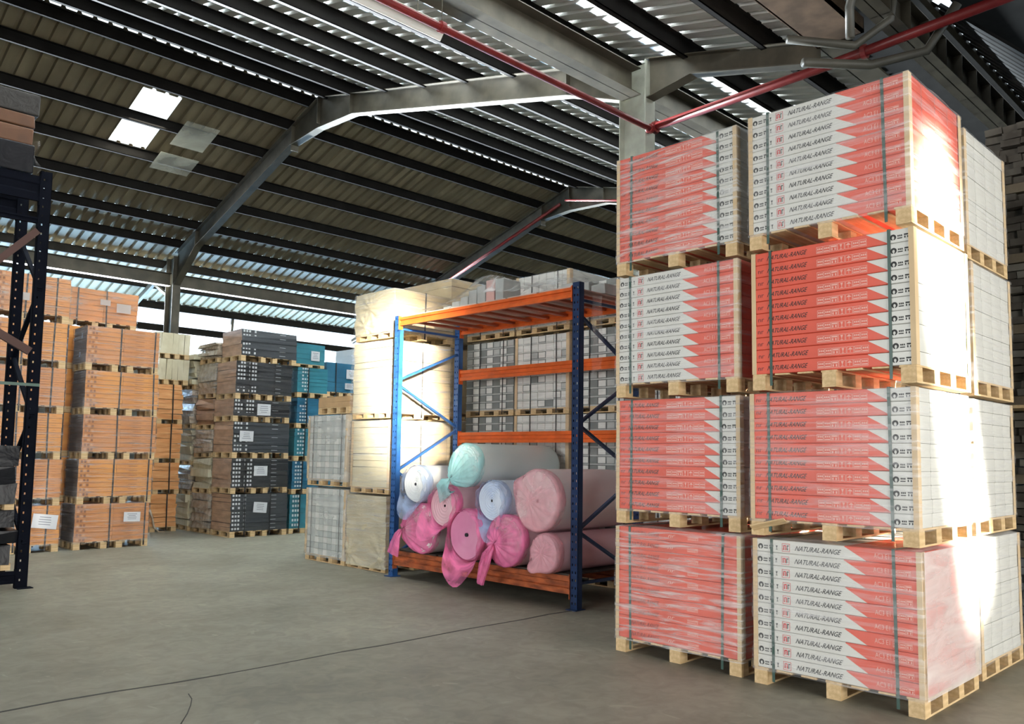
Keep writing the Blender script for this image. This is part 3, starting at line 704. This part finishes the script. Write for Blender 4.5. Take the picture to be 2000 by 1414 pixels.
# narrow pile of pale cartons over orange planks, in the gap
z = 0; hs = [.74, .62, .78, .80]
for i, h in enumerate(hs):
    t = layer_load((6.92+random.uniform(-.03, .03), 17.2, z), .52, .62, h-.1, 'strapped orange plank load %s in the narrow pile between stacks' % lab2[i], 'orange plank loads in the narrow pile', 7, [PINKC, PINKC, WOOD], 1,
                   parts=False, j=.012, nx=2, close=False, strapx=(.6,), lean=(random.uniform(-.03, .03), 0)); z += h+.004
for i in range(2):
    layer_load((6.94, 17.25, z), .70, .62, .42, ['lower', 'upper'][i]+' pale carton load with upright seams on top of the orange plank pile', 'pale cartons over the orange planks', 1, [PALEV, PALEV, PALEV], 6, parts=False, nx=4, close=False, j=.008); z += .53
q = MB(); q.tube([(6.6, 16.86, .45), (6.66, 16.84, .30), (6.70, 16.83, .1), (6.78, 16.80, .012), (6.9, 16.80, .01)], [.03, .022, .02, .018, .012], 8)
tag(q.build('plastic_strip', TATTER, smooth=True), 'torn plastic strip hanging from the bottom of the orange plank pile', 'plastic strip')

# ------------------------------------------------------------------ teal loads
TEAL = [mat('teal_panel', (.015, .11, .15), .4, coat=.3, col2=(.03, .18, .23), vscale=2, bump=.2), mat('blue_panel', (.008, .07, .13), .4, coat=.3, col2=(.02, .12, .20), vscale=2, bump=.2)]
z = 0
for i, h in enumerate([.78, .66, .66, .62, .62]):
    t = layer_load((8.95+.03*i, 15.45, z-.0), .62 if i < 4 else .70, .8, h-.11, 'narrow teal load %s beside the black stack' % lab2[i if i < 4 else 5], 'teal loads right of the black stack', 7, [TEAL[i % 2]]*3, 1, parts=False, nx=3, close=False, strapx=(.35,), j=.004)
    squares(t, .62, .8, .12, h-.12, 7, 3, .05, False); z += h+.003
t = layer_load((9.95, 15.6, 2.80), .95, .8, .62, 'wide blue load with two pale paper sheets right of the black stack', 'blue loads in the far middle', 6, [TEAL[1]]*3, 1, parts=False, strapx=(.25,)); sheet_on(t, .15, .50, .28, .2, -.42); sheet_on(t, .08, .24, .2, .13, -.42)
for i in range(4):
    layer_load((9.95, 15.6, i*.70), .95, .8, .59, 'blue load %s under the wide blue load' % lab2[i], 'blue loads in the far middle', 6, [TEAL[i % 2]]*3, 1, parts=False)
t = layer_load((9.03, 15.45, 3.36), .66, .7, .42, 'green-blue topmost load right of the black stack, with a pale sheet', 'blue loads in the far middle', 4, [TEAL[0]]*3, 1, parts=False, ph=.06, nx=3, close=False); sheet_on(t, .1, .24, .2, .2, -.37)
for i in range(5):
    layer_load((11.3, 16.4, i*.80), 1.1, .9, .70, 'pale grey wrapped load %s beyond the blue loads' % lab2[i if i < 4 else 5], 'pale loads beyond the blue loads', 5, [WHITE]*3, 1, parts=False, film=None)

# ------------------------------------------------------------------ pale grey and cream stacks left of the rack
GRID = [mat('pale_tile_carton', (.72, .73, .69), .5, coat=.2, var=.08, vscale=4), mat('grey_tile_end', (.19, .21, .20), .5, coat=.2, var=.15, vscale=4), mat('cream_carton', (.66, .60, .42), .55, var=.08, vscale=3, bump=.3, bscale=5, bstretch=(1, 1, 4)), mat('dim_tile_end', (.44, .46, .44), .5, coat=.2, var=.1)]
FILMG = film_mat('milky_film', (.86, .90, .88), .17, (1, 1, 3), .8, .2, .8)
def tile_load(loc, wx, wy, h, label, group, cols, rows, dark=.4, film=None, ph=.1, ny=4, mats=None, corner=False, strapy=(), rz=0., plaid=False, seed=0, j=.002, checker=True):
    """cartons of tiles: a grid of ends on the face towards -x"""
    rnd = random.Random(seed); t = thing('pallet_load', label, 'pallet load', loc, rz, group)
    pallet(t, wx, wy, ph, 'y', 3, ny, WOOD, False, False); mb = MB(); cw = wy/cols; rh = h/rows
    for r in range(rows):
        for c in range(cols):
            dk = checker and not plaid and (dark > .5 or rnd.random() < dark); mi = 1 if dk or (plaid and c % 2 and r % 2) else (3 if plaid and (c % 2 or r % 2) else 0)
            y0 = -wy/2+c*cw; d = rnd.uniform(0, .004)
            # front: a plain end with a lighter printed square beside it
            mb.box(-wx/2+d, wx/2, y0+.003, y0+cw-.003, ph+r*rh+.002, ph+(r+1)*rh-.003, mi, j=j)
            def patch(ya, yb, za, zb, m_): mb.add([(-wx/2+d-.003, y0+cw*ya, ph+r*rh+rh*za), (-wx/2+d-.003, y0+cw*yb, ph+r*rh+rh*za), (-wx/2+d-.003, y0+cw*yb, ph+r*rh+rh*zb), (-wx/2+d-.003, y0+cw*ya, ph+r*rh+rh*zb)], [(0, 1, 2, 3)], m_)
            if dk: patch(.0, 1., .0, .16, 3); patch(.08, .92, .24, .92, 0 if c % 2 else 3) if c % 2 or rnd.random() < .35 else None
            elif checker and not plaid: patch(.1, .9, .1, .2, 3)
    mb.build('carton_block', mats or GRID, t)
    z1 = ph+h
    if strapy: straps(t, wx, wy, .02, z1+.004, 'x', strapy, STRAPK, w=.014, off=.012)
    if corner:
        for sy in (-1, 1):
            q = MB(); b = sy*(wy/2+.005); q.box(-wx/2-.014, -wx/2-.009, min(b, b-sy*.05), max(b, b-sy*.05), ph, z1); q.box(-wx/2-.009, -wx/2+.05, min(b, b+sy*.004), max(b, b+sy*.004), ph, z1); q.build('corner_board', CORNER_W, t)
    if film: wrap(t, wx, wy, ph-.03, z1, film, .018, .006)
    return t
GP = 'pale loads left of the blue rack'
for i in range(2):
    tile_load((6.82+.5, 10.83+.01*i, [0, 1.12][i]), 1.0, 1.06, [.98, .95][i], ['lower', 'upper'][i]+' pale grey tile load in milky film at the left end of the rack row', GP, 9, 11, .6, FILMG, mats=[GRID[0], mat('soft_grey_tile_end', (.40, .44, .42), .5), GRID[0], mat('softer_grey_tile_end', (.54, .57, .54), .5)], seed=i+3, corner=True, plaid=True, strapy=(.14, .86))
t = layer_load((7.3, 10.75, 2.19), .9, .85, .16, 'low cardboard tray load on top of the pale grey tile stack', GP, 2, [TAN, TAN, TAN], 1, parts=False, run='y', nx=3, ny=4, close=False)
CREAM = GRID[2]
KRAFTW = film_mat('cream_paper_wrap', (.78, .70, .50), .5, (1, 1, 2), 3, .3, .7)
def crumple(parent, wx, wy, z0, z1, m, knots=()):
    """paper cover with pleats gathered towards knots on the face towards -x"""
    mb = MB(); ny_, nz_ = 46, 40; vs = []
    for r in range(nz_+1):
        for c in range(ny_+1):
            y = -wy/2-.012+(wy+.024)*c/ny_; z = z0+(z1-z0)*r/nz_; d = .018+.006*math.sin(z*23+y*5)
            for (ky, kz, s) in knots:
                dy = y-ky; dzz = z-kz; R = math.hypot(dy, dzz)+.02; a = math.atan2(dzz, dy)
                d += s*.022*math.exp(-R*4.0)*math.sin(a*9)*min(1, R*12)+.045*s*math.exp(-(R/.06)**2)
            vs.append((-wx/2-d, y, z))
    mb.add(vs, [(r*(ny_+1)+c, r*(ny_+1)+c+1, (r+1)*(ny_+1)+c+1, (r+1)*(ny_+1)+c) for r in range(nz_) for c in range(ny_)])
    mb.build('paper_cover', m, parent, smooth=True)
PAPERC = mat('cream_paper', (.56, .50, .34), .6, var=.12, vscale=2.5, bump=.5, bscale=5, bstretch=(1, 1, 3))
for i, (z, h, kn) in enumerate([(0, .94, [(-.38, .18, 1.0), (.38, .2, .9)]), (1.055, .93, [(.1, .9, .7)]), (2.10, 1.00, [(.3, .95, .8)]), (3.22, .60, [(.2, .2, 1.), (.1, .45, .8)])]):
    t = layer_load((6.82+.54+.01*i, 9.79-.02*(i % 2), z), 1.06, .92, h-.0, 'cream paper-covered load %s in the stack beside the rack post' % ['on the floor', 'second from the floor', 'third from the floor', 'on the top'][i], GP, [9, 10, 11, 6][i], [CREAM, mat('sandy_carton', (.50, .38, .22), .55, coat=.2, var=.15, vscale=2, bump=.3, bscale=4, bstretch=(1, 1, 5)), CREAM], 1, parts=False, ph=.085, run='y', nx=3, ny=4, close=False, j=.006, corner=(i in (0, 1)), strapx=(.5,))
    if i in (0, 3): crumple(t, 1.06, .92, .09 if i else .04, h+.085, PAPERC, kn)
    wrap(t, 1.06, .92, .06, .085+h, FILM, .03, .006)
# second row behind them, seen through the rack side
for i in range(4):
    layer_load((8.52, 10.1, i*1.07), .96, 1.2, .95, 'sandy wrapped load %s behind the cream stack, seen through the rack end' % ['on the floor', 'second from the floor', 'third from the floor', 'on the top'][i], 'sandy loads behind the cream stack', 8, [MATS['sandy_carton']]*3, 1, parts=False, run='y', nx=3, ny=4, close=False, film=FILMD if i % 2 else None)

# ------------------------------------------------------------------ white tile wall behind the rack
GW = 'white tile loads behind the rack'
pos = ['leftmost', 'second from the left', 'third from the left', 'rightmost']
lev = ['on the floor', 'second from the floor', 'third from the floor', 'on the top level']
for s_ in range(4):
    for i in range(4):
        h = [.99, .99, 1.0, .62][i]; z = [0, 1.09, 2.17, 3.29][i]
        y = 8.86-s_*1.06 if s_ else 8.84
        if i == 3: h = [.55, .74, .50, .58][s_]
        tile_load((8.22+.5, y-.02, z), 1.0, 1.0, h-.005, 'white tile load behind the rack, %s column, %s' % (pos[s_], lev[i]), GW, 7, [9, 9, 9, 5][i], [.8, .12, .55, .15][s_], FILMT if i < 3 else FILMD, ph=.085, ny=4, strapy=(.30, .78), seed=s_*7+i, corner=(s_ == 1), j=.0015)

# ------------------------------------------------------------------ racks
def upright(parent, x, y, z1, m, front='x', w=.1, d=.075, name='upright'):
    """perforated channel post; its punched face looks to -x or -y"""
    mb = MB(); t = .004
    def B(a0, a1, b0, b1, z0, zz1):      # a across the face, b depth
        if front == 'x': mb.box(x+b0, x+b1, y+a0, y+a1, z0, zz1)
        else: mb.box(x+a0, x+a1, y+b0, y+b1, z0, zz1)
    B(-w/2, -w/2+t, 0, d, 0, z1); B(w/2-t, w/2, 0, d, 0, z1)
    B(-w/2, -.030, 0, t, 0, z1); B(.030, w/2, 0, t, 0, z1); B(-.014, .014, 0, t, 0, z1)
    z = 0.
    if front == 'y':
        B(.014, .030, 0, t, 0, z1)
        while z < z1: B(-.030, -.014, 0, t, z, min(z1, z+.085)); z += .11
    while z < z1:
        for s_ in (-1, 1): B(min(s_*.014, s_*.030), max(s_*.014, s_*.030), 0, t, z, min(z1, z+.055))
        z += .08
    p = mb.build(name, m, parent)
    q = MB(); q.box(x-.05, x+.11, y-.07, y+.07, 0, .008); q.build('foot_plate', m, p)
    return p
def beam(parent, p, q, h, m, w=.045):
    """stepped box beam from p to q (top centre line)"""
    mb = MB(); p = Vector(p); q = Vector(q); d = (q-p).normalized(); n = Vector((0, 0, 1)).cross(d)
    prof = [(-w/2, 0), (-w/2, -h*.30), (-w/2+.022, -h*.36), (-w/2+.022, -h*.64), (-w/2, -h*.70), (-w/2, -h), (w/2, -h), (w/2, -h*.70), (w/2-.01, -h*.64), (w/2-.01, -h*.36), (w/2, -h*.3), (w/2, 0)]
    k = len(prof); vs = [e+n*a+Vector((0, 0, b)) for e in (p, q) for a, b in prof]
    mb.add(vs, [tuple(range(k-1, -1, -1)), tuple(range(k, 2*k))]+[(i, (i+1) % k, k+(i+1) % k, k+i) for i in range(k)])
    b = mb.build('beam', m, parent)
    for e, s_ in ((p, 1), (q, -1)):
        z = MB(); c = e+d*s_*.004; z.bar(c+Vector((0, 0, .02)), c+Vector((0, 0, -h-.05)), .07, .008, up=d); z.build('end_connector', m, b)
    return b
t = thing('pallet_rack', 'blue rack with orange beams standing behind the foam rolls', 'storage rack', (6.73, 7.47, 0))
SHADED = mat('shaded_beam', (.20, .05, .018), .5, col2=(.52, .13, .04), vscale=3, vstretch=(1, 2, 6)); XF, XB, YA, YB = 0, 1.07, 1.60, -1.60  # darker orange for the low beams: under-rack shade put into the colour
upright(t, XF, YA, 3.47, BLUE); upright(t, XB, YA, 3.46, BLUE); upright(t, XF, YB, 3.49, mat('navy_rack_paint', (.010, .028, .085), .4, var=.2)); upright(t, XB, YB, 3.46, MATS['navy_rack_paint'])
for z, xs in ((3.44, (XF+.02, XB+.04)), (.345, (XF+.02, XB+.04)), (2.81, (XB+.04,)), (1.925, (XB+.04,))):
    for x in xs: beam(t, (x, YA-.05, z), (x, YB+.05, z), .11 if z > 3 else .145 if z > 1 else .19, ORANGE if z > 1 else SHADED)
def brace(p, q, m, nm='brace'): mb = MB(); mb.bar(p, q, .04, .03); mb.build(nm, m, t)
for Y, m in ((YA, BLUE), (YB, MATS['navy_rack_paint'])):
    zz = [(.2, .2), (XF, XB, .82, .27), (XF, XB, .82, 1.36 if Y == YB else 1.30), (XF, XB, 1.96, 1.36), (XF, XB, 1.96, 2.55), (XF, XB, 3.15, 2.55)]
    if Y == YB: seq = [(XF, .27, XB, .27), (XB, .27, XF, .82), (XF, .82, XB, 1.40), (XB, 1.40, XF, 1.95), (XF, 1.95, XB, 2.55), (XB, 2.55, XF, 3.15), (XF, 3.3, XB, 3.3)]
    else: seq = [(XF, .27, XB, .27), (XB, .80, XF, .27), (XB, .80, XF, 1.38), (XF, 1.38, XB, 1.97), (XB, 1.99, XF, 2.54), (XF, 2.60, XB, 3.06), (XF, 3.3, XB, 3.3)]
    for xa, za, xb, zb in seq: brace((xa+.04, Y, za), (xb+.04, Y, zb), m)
SLAT = mat('painted_slat', (.36, .075, .03), .5, var=.2)
for k in range(10):
    y = YB+.18+k*(3.2-.36)/9
    mb = MB(); mb.box(XF+.045, XB+.015, y-.035, y+.035, 3.375, 3.405); mb.build('deck_slat', SLAT, t)
for k in range(6):
    mb = MB(); y0 = YB+.08+k*.51; mb.box(XF+.0, XB+.06, y0, y0+.47, 3.442, 3.455); mb.build('deck_panel', mat('pinkish_board', (.55, .40, .34), .6, var=.2), t)
mb = MB()
for k in range(7): mb.box(XF+.0, XB+.06, YB+.07+k*.44, YB+.07+k*.44+.40, .347, .365, j=.002)
o = mb.build('deck_panel', mat('dark_board', (.045, .032, .025), .7, var=.3), t)
for k in range(4):
    y = YB+.5+k*.75; mb = MB(); mb.box(XF+.045, XB+.015, y-.04, y+.04, .28, .345); mb.build('deck_slat', SLAT, t)
# things lying on top of the rack
GT = 'pale cartons lying on top of the rack'
PINKB = mat('pink_carton', (.62, .38, .34), .5, coat=.3)
GREYB = mat('grey_white_carton', (.46, .48, .46), .5, coat=.3, var=.15)
for k in range(7):
    y = 8.35-k*.165; h = [.10, .14, .18, .25, .28, .33, .33][k]; m = PINKB if k == 5 else GREYB
    mb = MB(); mb.box(-.15, .15, -.075, .075, 0, h, j=.006)
    tag(mb.build('carton', m, None, (7.15, y, 3.456), bevel=.008), ('pinkish' if k == 5 else 'grey')+' carton on top of the rack, %s from the left in its row' % nth[k], 'carton', GT)
for k in range(4):
    mb = MB(); mb.box(-.16, .16, -.1, .1, 0, [.16, .19, .17, .12][k], j=.006)
    tag(mb.build('carton', GREYB, None, (7.45, 6.75-k*.24, 3.456), bevel=.008), 'small grey carton at the right end of the rack top, %s from the left there' % nth[k], 'carton', GT)
FL = film_mat('loose_film', (.80, .82, .80), .22, (1, 1, 1), 4)
mb = MB(); n1, n2 = 30, 10; vs = []
for i in range(n1+1):
    for k in range(n2+1):
        y = 8.95-i*3.05/n1; x = 6.70+k*.11; hh = .06+.30*math.exp(-((y-7.5)/.55)**2)+.12*math.exp(-((y-6.4)/.4)**2)
        z = 3.47+hh*(1 if k > 1 else .25+.3*k)+random.uniform(-.012, .012)
        vs.append((x, y, z))
mb.add(vs, [(i*(n2+1)+k, i*(n2+1)+k+1, (i+1)*(n2+1)+k+1, (i+1)*(n2+1)+k) for i in range(n1) for k in range(n2)])
tag(mb.build('plastic_sheet', FL, smooth=True), 'loose clear plastic film covering the cartons on top of the rack', 'plastic film')
mb = MB(); vs = []
for i in range(13):
    for k in range(5): vs.append((6.95+.03*k+.015*math.sin(i*1.3+k), 5.825-k*.012+.012*math.sin(i*.7), 3.37-i*.075+(.03*k if i == 12 else 0)))
mb.add(vs, [(i*5+k, i*5+k+1, (i+1)*5+k+1, (i+1)*5+k) for i in range(12) for k in range(4)])
tag(mb.build('plastic_sheet', FL, smooth=True), 'strip of clear film hanging at the right end of the rack', 'plastic film')

# near dark rack at the left edge
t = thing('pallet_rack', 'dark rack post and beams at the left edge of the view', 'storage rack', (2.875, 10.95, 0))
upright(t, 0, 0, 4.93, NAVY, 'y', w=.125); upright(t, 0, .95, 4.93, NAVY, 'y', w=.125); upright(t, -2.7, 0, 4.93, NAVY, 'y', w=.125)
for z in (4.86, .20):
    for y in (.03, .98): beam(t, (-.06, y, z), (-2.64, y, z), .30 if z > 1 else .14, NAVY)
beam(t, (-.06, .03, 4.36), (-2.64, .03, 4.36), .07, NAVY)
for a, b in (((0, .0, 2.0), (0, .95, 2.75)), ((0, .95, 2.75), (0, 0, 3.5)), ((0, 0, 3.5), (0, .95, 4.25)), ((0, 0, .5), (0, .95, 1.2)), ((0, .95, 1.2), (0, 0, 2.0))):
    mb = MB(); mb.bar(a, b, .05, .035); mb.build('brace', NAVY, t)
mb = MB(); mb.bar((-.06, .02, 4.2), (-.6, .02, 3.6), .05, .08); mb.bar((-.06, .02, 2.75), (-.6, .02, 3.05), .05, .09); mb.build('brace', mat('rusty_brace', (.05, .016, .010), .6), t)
mb = MB(); mb.box(-2.6, .06, -.012, -.004, 2.34, 2.375); o = mb.build('tie_band', mat('dark_green_band', (.02, .07, .05), .4), t); o['label'] = 'dark green tie band'
for k, (z, h) in enumerate([(.21, .60), (.90, .66)]):
    t2 = layer_load((2.26, 11.45, z), 1.02, .86, h, 'black plastic-wrapped load on the dark left rack, '+['lower', 'upper'][k]+' one', 'black wrapped loads on the dark left rack', 3, [mat('black_plastic', (.006, .007, .010), .35, spec=.25, bump=.5, bscale=4)]*3, 1, parts=False, ph=.08, j=.03, bulge=.02)
BXD = mat('dim_brown_carton', (.10, .038, .012), .6, coat=.0, var=.25, vscale=3)
z = 4.865
for k, (h, m, lb) in enumerate([(.34, MATS['black_plastic'], 'dark film-wrapped bundle lying on the top beam of the dark left rack'), (.20, BXD, 'flat brown carton above the dark bundle on the left rack'), (.16, BXD, 'thin brown carton under the black cover on the left rack'), (.26, mat('black_cover', (.015, .012, .01), .7, bump=.6), 'black covered package topmost on the dark left rack')]):
    mb = MB(); w = .9+random.uniform(-.02, .02); mb.box(-w, 0, -.4, .4, .002, h-.002, j=.008)
    tag(mb.build('carton', m, None, (2.73+[0, -.03, -.02, .02][k], 11.33, z), bevel=.015), lb, 'package'); z += h
mb = MB(); vs = []
for i in range(9):
    for k in range(6): vs.append((2.745+.03*math.sin(i*1.1+k*.8)+(.02 if i < 3 else 0), 10.90+k*.16, 4.87+i*.05+.02*math.sin(k*2.)))
mb.add(vs, [(i*6+k, i*6+k+1, (i+1)*6+k+1, (i+1)*6+k) for i in range(8) for k in range(5)])
tag(mb.build('plastic_sheet', FILMD, smooth=True), 'torn clear film hanging off the end of the dark bundle at the top left', 'plastic film')

# ------------------------------------------------------------------ rolls of foam in plastic bags
def roll_mat(name, col, col2=None): return mat(name, col, .55, coat=.15, crough=.4, bump=.35, bscale=4, bstretch=(.5, 1, 1), col2=col2, vscale=1.5)
PK = roll_mat('pale_pink_foam', (.70, .40, .46), (.78, .52, .57)); WH = roll_mat('white_foam', (.76, .78, .80), (.82, .85, .86)); TL = roll_mat('pale_teal_foam', (.66, .78, .76), (.76, .84, .82)); BL = roll_mat('pale_blue_foam', (.60, .68, .82), (.72, .78, .88))
PALEP = roll_mat('blush_foam', (.80, .66, .66), (.84, .74, .74))
def bag_mat(name, tint, haze, rough=.2):
    m = film_mat(name, tint, haze, (3, 1, 1), 3, .3, .7); m.node_tree.nodes['Principled BSDF'].inputs['Roughness'].default_value = .42; m.node_tree.nodes['Principled BSDF'].inputs['Specular IOR Level'].default_value = .35; return m
BAGP = bag_mat('pink_bag_film', (.86, .20, .42), .34); BAGT = bag_mat('teal_bag_film', (.36, .72, .74), .26); BAGB = bag_mat('blue_bag_film', (.42, .56, .84), .24); BAGR = bag_mat('rose_bag_film', (.84, .42, .48), .28)
def foam_roll(label, y, z, r, x0, x1, body, bag, end='knot', knot=(0, 0), kx=.12, tail=None, point=None, tilt=0., turns=6, sag=.0, hole=False, amp=.005):
    t = thing('foam_roll', label, 'foam roll', (x0, y, z), 0, 'foam rolls in bags on the rack'); n = 48
    rnd = random.Random(int(y*100+z*10)); ph = [rnd.uniform(0, 6) for _ in range(4)]
    def R(a, u): return r*(1+.018*math.sin(2*a+ph[0])+.012*math.sin(3*a+ph[1]+u*2)+.006*math.sin(7*a+ph[2]+u*5))*(1-sag*max(0, -math.cos(a))*.5)
    def P(x, rr, a, cy=0, cz=0): return (x, cy+rr*math.sin(a), cz+rr*math.cos(a)+x*tilt)
    L_ = x1-x0; mb = MB(); us = [0, .015, .04, .1, .3, .5, .7, .88, .96, .99, 1]; sc = [.93, .975, .995, 1, 1, 1, 1, .99, .97, .93, .82]
    vs = [P(u*L_, R(2*PI*k/n, u)*s, 2*PI*k/n) for u, s in zip(us, sc) for k in range(n)]
    fs = [(i*n+k, i*n+(k+1) % n, (i+1)*n+(k+1) % n, (i+1)*n+k) for i in range(len(us)-1) for k in range(n)]+[tuple((len(us)-1)*n+k for k in range(n))]
    mb.add(vs, fs); mb.build('foam_sheet', body, t, smooth=True)
    # rolled-up layers on the near end
    mb = MB(); rows = turns*4; vs = []
    for i in range(rows+1):
        f = 1-i/rows*.93; dx = amp*math.sin(i*PI/2)*(1 if i else 0)+.02*(1-f)
        vs += [P(dx+.0, R(2*PI*k/n, 0)*.93*f*(1+.02*math.sin(2*PI*k/n+i*.4)), 2*PI*k/n) for k in range(n)]
    mb.add(vs, [(i*n+(k+1) % n, i*n+k, (i+1)*n+k, (i+1)*n+(k+1) % n) for i in range(rows) for k in range(n)])
    mb.build('rolled_end', body, t, smooth=True)
    if hole: q = MB(); q.tube([P(-.004, 0, 0), P(.08, 0, 0)], r*.075, 12); q.build('core_hole', mat('dark_hollow', (.02, .02, .025), .9), t)
    # bag
    mb = MB(); vs = []; m_ = 14; npl = 13
    vs += [P(L_*.07, R(2*PI*k/n, .07)+.006, 2*PI*k/n) for k in range(n)]; vs += [P(0.02, R(2*PI*k/n, 0)*1.0+.008, 2*PI*k/n) for k in range(n)]; rr = 2
    if end == 'knot':
        for i in range(1, m_+1):
            s = i/m_; f = (1-s)**.85
            for k in range(n):
                a = 2*PI*k/n; pl = 1+.09*math.sin(npl*a+ph[3])*math.sin(s*PI)**.7*(.4+s)
                rad = (R(a, 0)*f+.016)*pl
                vs.append(P(.015-kx*math.sin(s*PI/2)+.02*math.sin(npl*a)*math.sin(s*PI), rad, a, knot[0]*s, knot[1]*s))
        rr += m_
        if tail:
            base = Vector((.015-kx, knot[0], knot[1])); prev = base
            for j, (dx, dy, dzz, tr, fl) in enumerate(tail):
                c = base+Vector((dx, dy, dzz)); d = (c-prev).normalized(); prev = c
                a1 = d.cross(Vector((1, 0, .1))).normalized(); b1 = d.cross(a1)
                for k in range(n):
                    a = 2*PI*k/n; w = tr*(1+.22*math.sin(5*a+j*.8))
                    v = c+a1*math.sin(a)*w+b1*math.cos(a)*w*fl; vs.append(tuple(v))
            rr += len(tail)
    elif end == 'drum':
        pa, plen, pdrop = point
        for i in range(1, m_+1):
            s = i/m_
            for k in range(n):
                a = 2*PI*k/n; w = max(0, math.cos(a-pa))**9*(1-s)**2*min(1, s*5)
                rad = (R(a, 0)*(1-s)+.004)*(1+.02*math.sin(11*a+ph[3])*(1-s))+pdrop*w*1.4
                vs.append(P(-.012-kx*s-plen*w+.010*math.sin(npl*a)*math.sin(s*PI), rad, a, knot[0]*s, knot[1]*s))
        rr += m_
    else:
        # open mouth: the film stands out past the end and runs to a point
        pa, plen, pdrop = point[:3]; ex = point[3] if len(point) > 3 else 5; m2 = 9
        for i in range(1, m2+1):
            s = i/m2
            for k in range(n):
                a = 2*PI*k/n; c = max(0, math.cos(a-pa)); w = c**ex
                rad = R(a, 0)*(1+.0*s)+.008-.10*r*s*(1-w)+(pdrop*w)*s+.012*math.sin(9*a+s*4)*s
                vs.append(P(.02-(.09+plen*w)*s, rad, a))
        rr += m2
    mb.add(vs, [(i*n+(k+1) % n, i*n+k, (i+1)*n+k, (i+1)*n+(k+1) % n) for i in range(rr-1) for k in range(n)])
    mb.build('plastic_bag', bag, t, smooth=True)
    return t
ZD = .366
foam_roll('large blush pink roll with open wrinkled end, lying to the right above the others', 6.30, 1.12, .335, 6.60, 8.0, PALEP, BAGR, 'drum', knot=(.06, .0), kx=.05, point=(.95, .10, .06), turns=3, amp=.002)
foam_roll('pale teal-white roll tied in a knot, topmost of the pile', 7.47, 1.49, .25, 6.58, 8.02, TL, BAGT, 'knot', knot=(.14, -.16), kx=.10, tail=[(-.02, .03, -.03, .03, .5), (-.03, .08, -.07, .07, .3), (-.02, .10, -.13, .12, .2), (-.0, .05, -.22, .15, .12)])
foam_roll('white roll with a pale blue end, topmost on the left side of the pile', 8.42, 1.23, .24, 6.60, 7.95, WH, BAGB, 'open', point=(2.9, .06, .22), turns=7, hole=True, amp=.02)
foam_roll('pale blue roll showing its coiled end in the middle of the pile', 6.98, 1.09, .23, 6.58, 7.95, BL, BAGB, 'open', point=(3.3, .05, .22), turns=8, hole=True, amp=.03)
foam_roll('big pink roll with its bag knotted at the left end, bottom left of the pile', 8.34, .68, .305, 6.62, 7.95, PALEP, BAGP, 'knot', knot=(.26, -.02), kx=.08, tail=[(-.02, .03, -.03, .03, .6), (-.03, .07, -.09, .05, .5), (-.04, .10, -.2, .08, .35), (-.05, .13, -.33, .10, .2)])
foam_roll('pink roll with a drooping bag end, upper row between the left rolls', 7.80, .99, .25, 6.55, 7.9, PK, BAGP, 'open', point=(2.5, .08, .24))
HP = roll_mat('hot_pink_foam', (.66, .22, .40), (.74, .32, .48))
foam_roll('pink roll with an open pointed bag hanging over the front beam', 7.35, .68, .295, 6.52, 7.9, HP, BAGP, 'open', point=(3.14, .12, .26, 2.5), hole=True, turns=3, amp=.002)
foam_roll('magenta roll twisted shut with a long hanging tail', 6.74, .66, .29, 6.55, 7.9, PK, BAGP, 'knot', knot=(.04, -.02), kx=.12, tail=[(-.03, .02, -.05, .03, .9), (-.06, .06, -.14, .055, .8), (-.07, .10, -.26, .06, .75), (-.07, .14, -.38, .05, .6), (-.07, .16, -.46, .045, .5)])
foam_roll('small dusky pink roll at the bottom right of the pile', 6.145, .575, .205, 6.56, 8.0, PK, BAGR, 'drum', knot=(.0, .0), kx=.04, point=(2.5, .10, .10), turns=3, amp=.002)

# ------------------------------------------------------------------ grey plank piles behind the right stacks
PLK = [mat('grey_plank', (.16, .145, .12), .8, col2=(.30, .28, .24), vscale=4), mat('dark_plank', (.09, .075, .06), .8, col2=(.18, .16, .13), vscale=5), mat('pale_plank', (.34, .35, .37), .7, var=.2)]
z = 0
for i in range(7):
    h = .70; t = thing('plank_pile', ['pile of pale grey planks on the floor at the right edge', 'grey plank pile, second from the floor at the right edge', 'grey plank pile just under the fresh wooden board at the right edge', 'grey plank pile just above the fresh wooden board at the right edge', 'grey plank pile, fifth from the floor at the right edge', 'grey plank pile, next to topmost at the right edge', 'topmost plank pile at the right edge'][i], 'plank pile', (10.1, 1.95, z), 0, 'plank piles behind the right stacks')
    mb = MB()
    for a in (-.9, 0, .9): mb.box(a-.05, a+.05, -.55, .55, 0, .09)
    mb.build('bearer', WOOD_G, t)
    for r in range(8):
        y = -.55
        while y < .5:
            w = random.uniform(.12, .2); q = MB(); dx = random.uniform(-.05, .06); q.box(-.95+dx, .95+dx, y+.003, min(.57, y+w), .09+r*.075+.003, .09+r*.075+.070, j=.005)
            q.build('plank', PLK[2 if i == 0 else (0 if random.random() < .6 and i < 5 else 1)], t); y += w
    z += h+(.055 if i == 2 else .002)
mb = MB(); mb.box(-.65, .5, -.35, .35, 0, .03, j=.004); mb.box(-.65, .5, -.35, -.28, .03, .045)
tag(mb.build('wooden_board', WOOD, None, (9.35, 2.1, 2.108)), 'fresh pale wooden board sticking out between the plank piles at the right edge', 'wooden board')
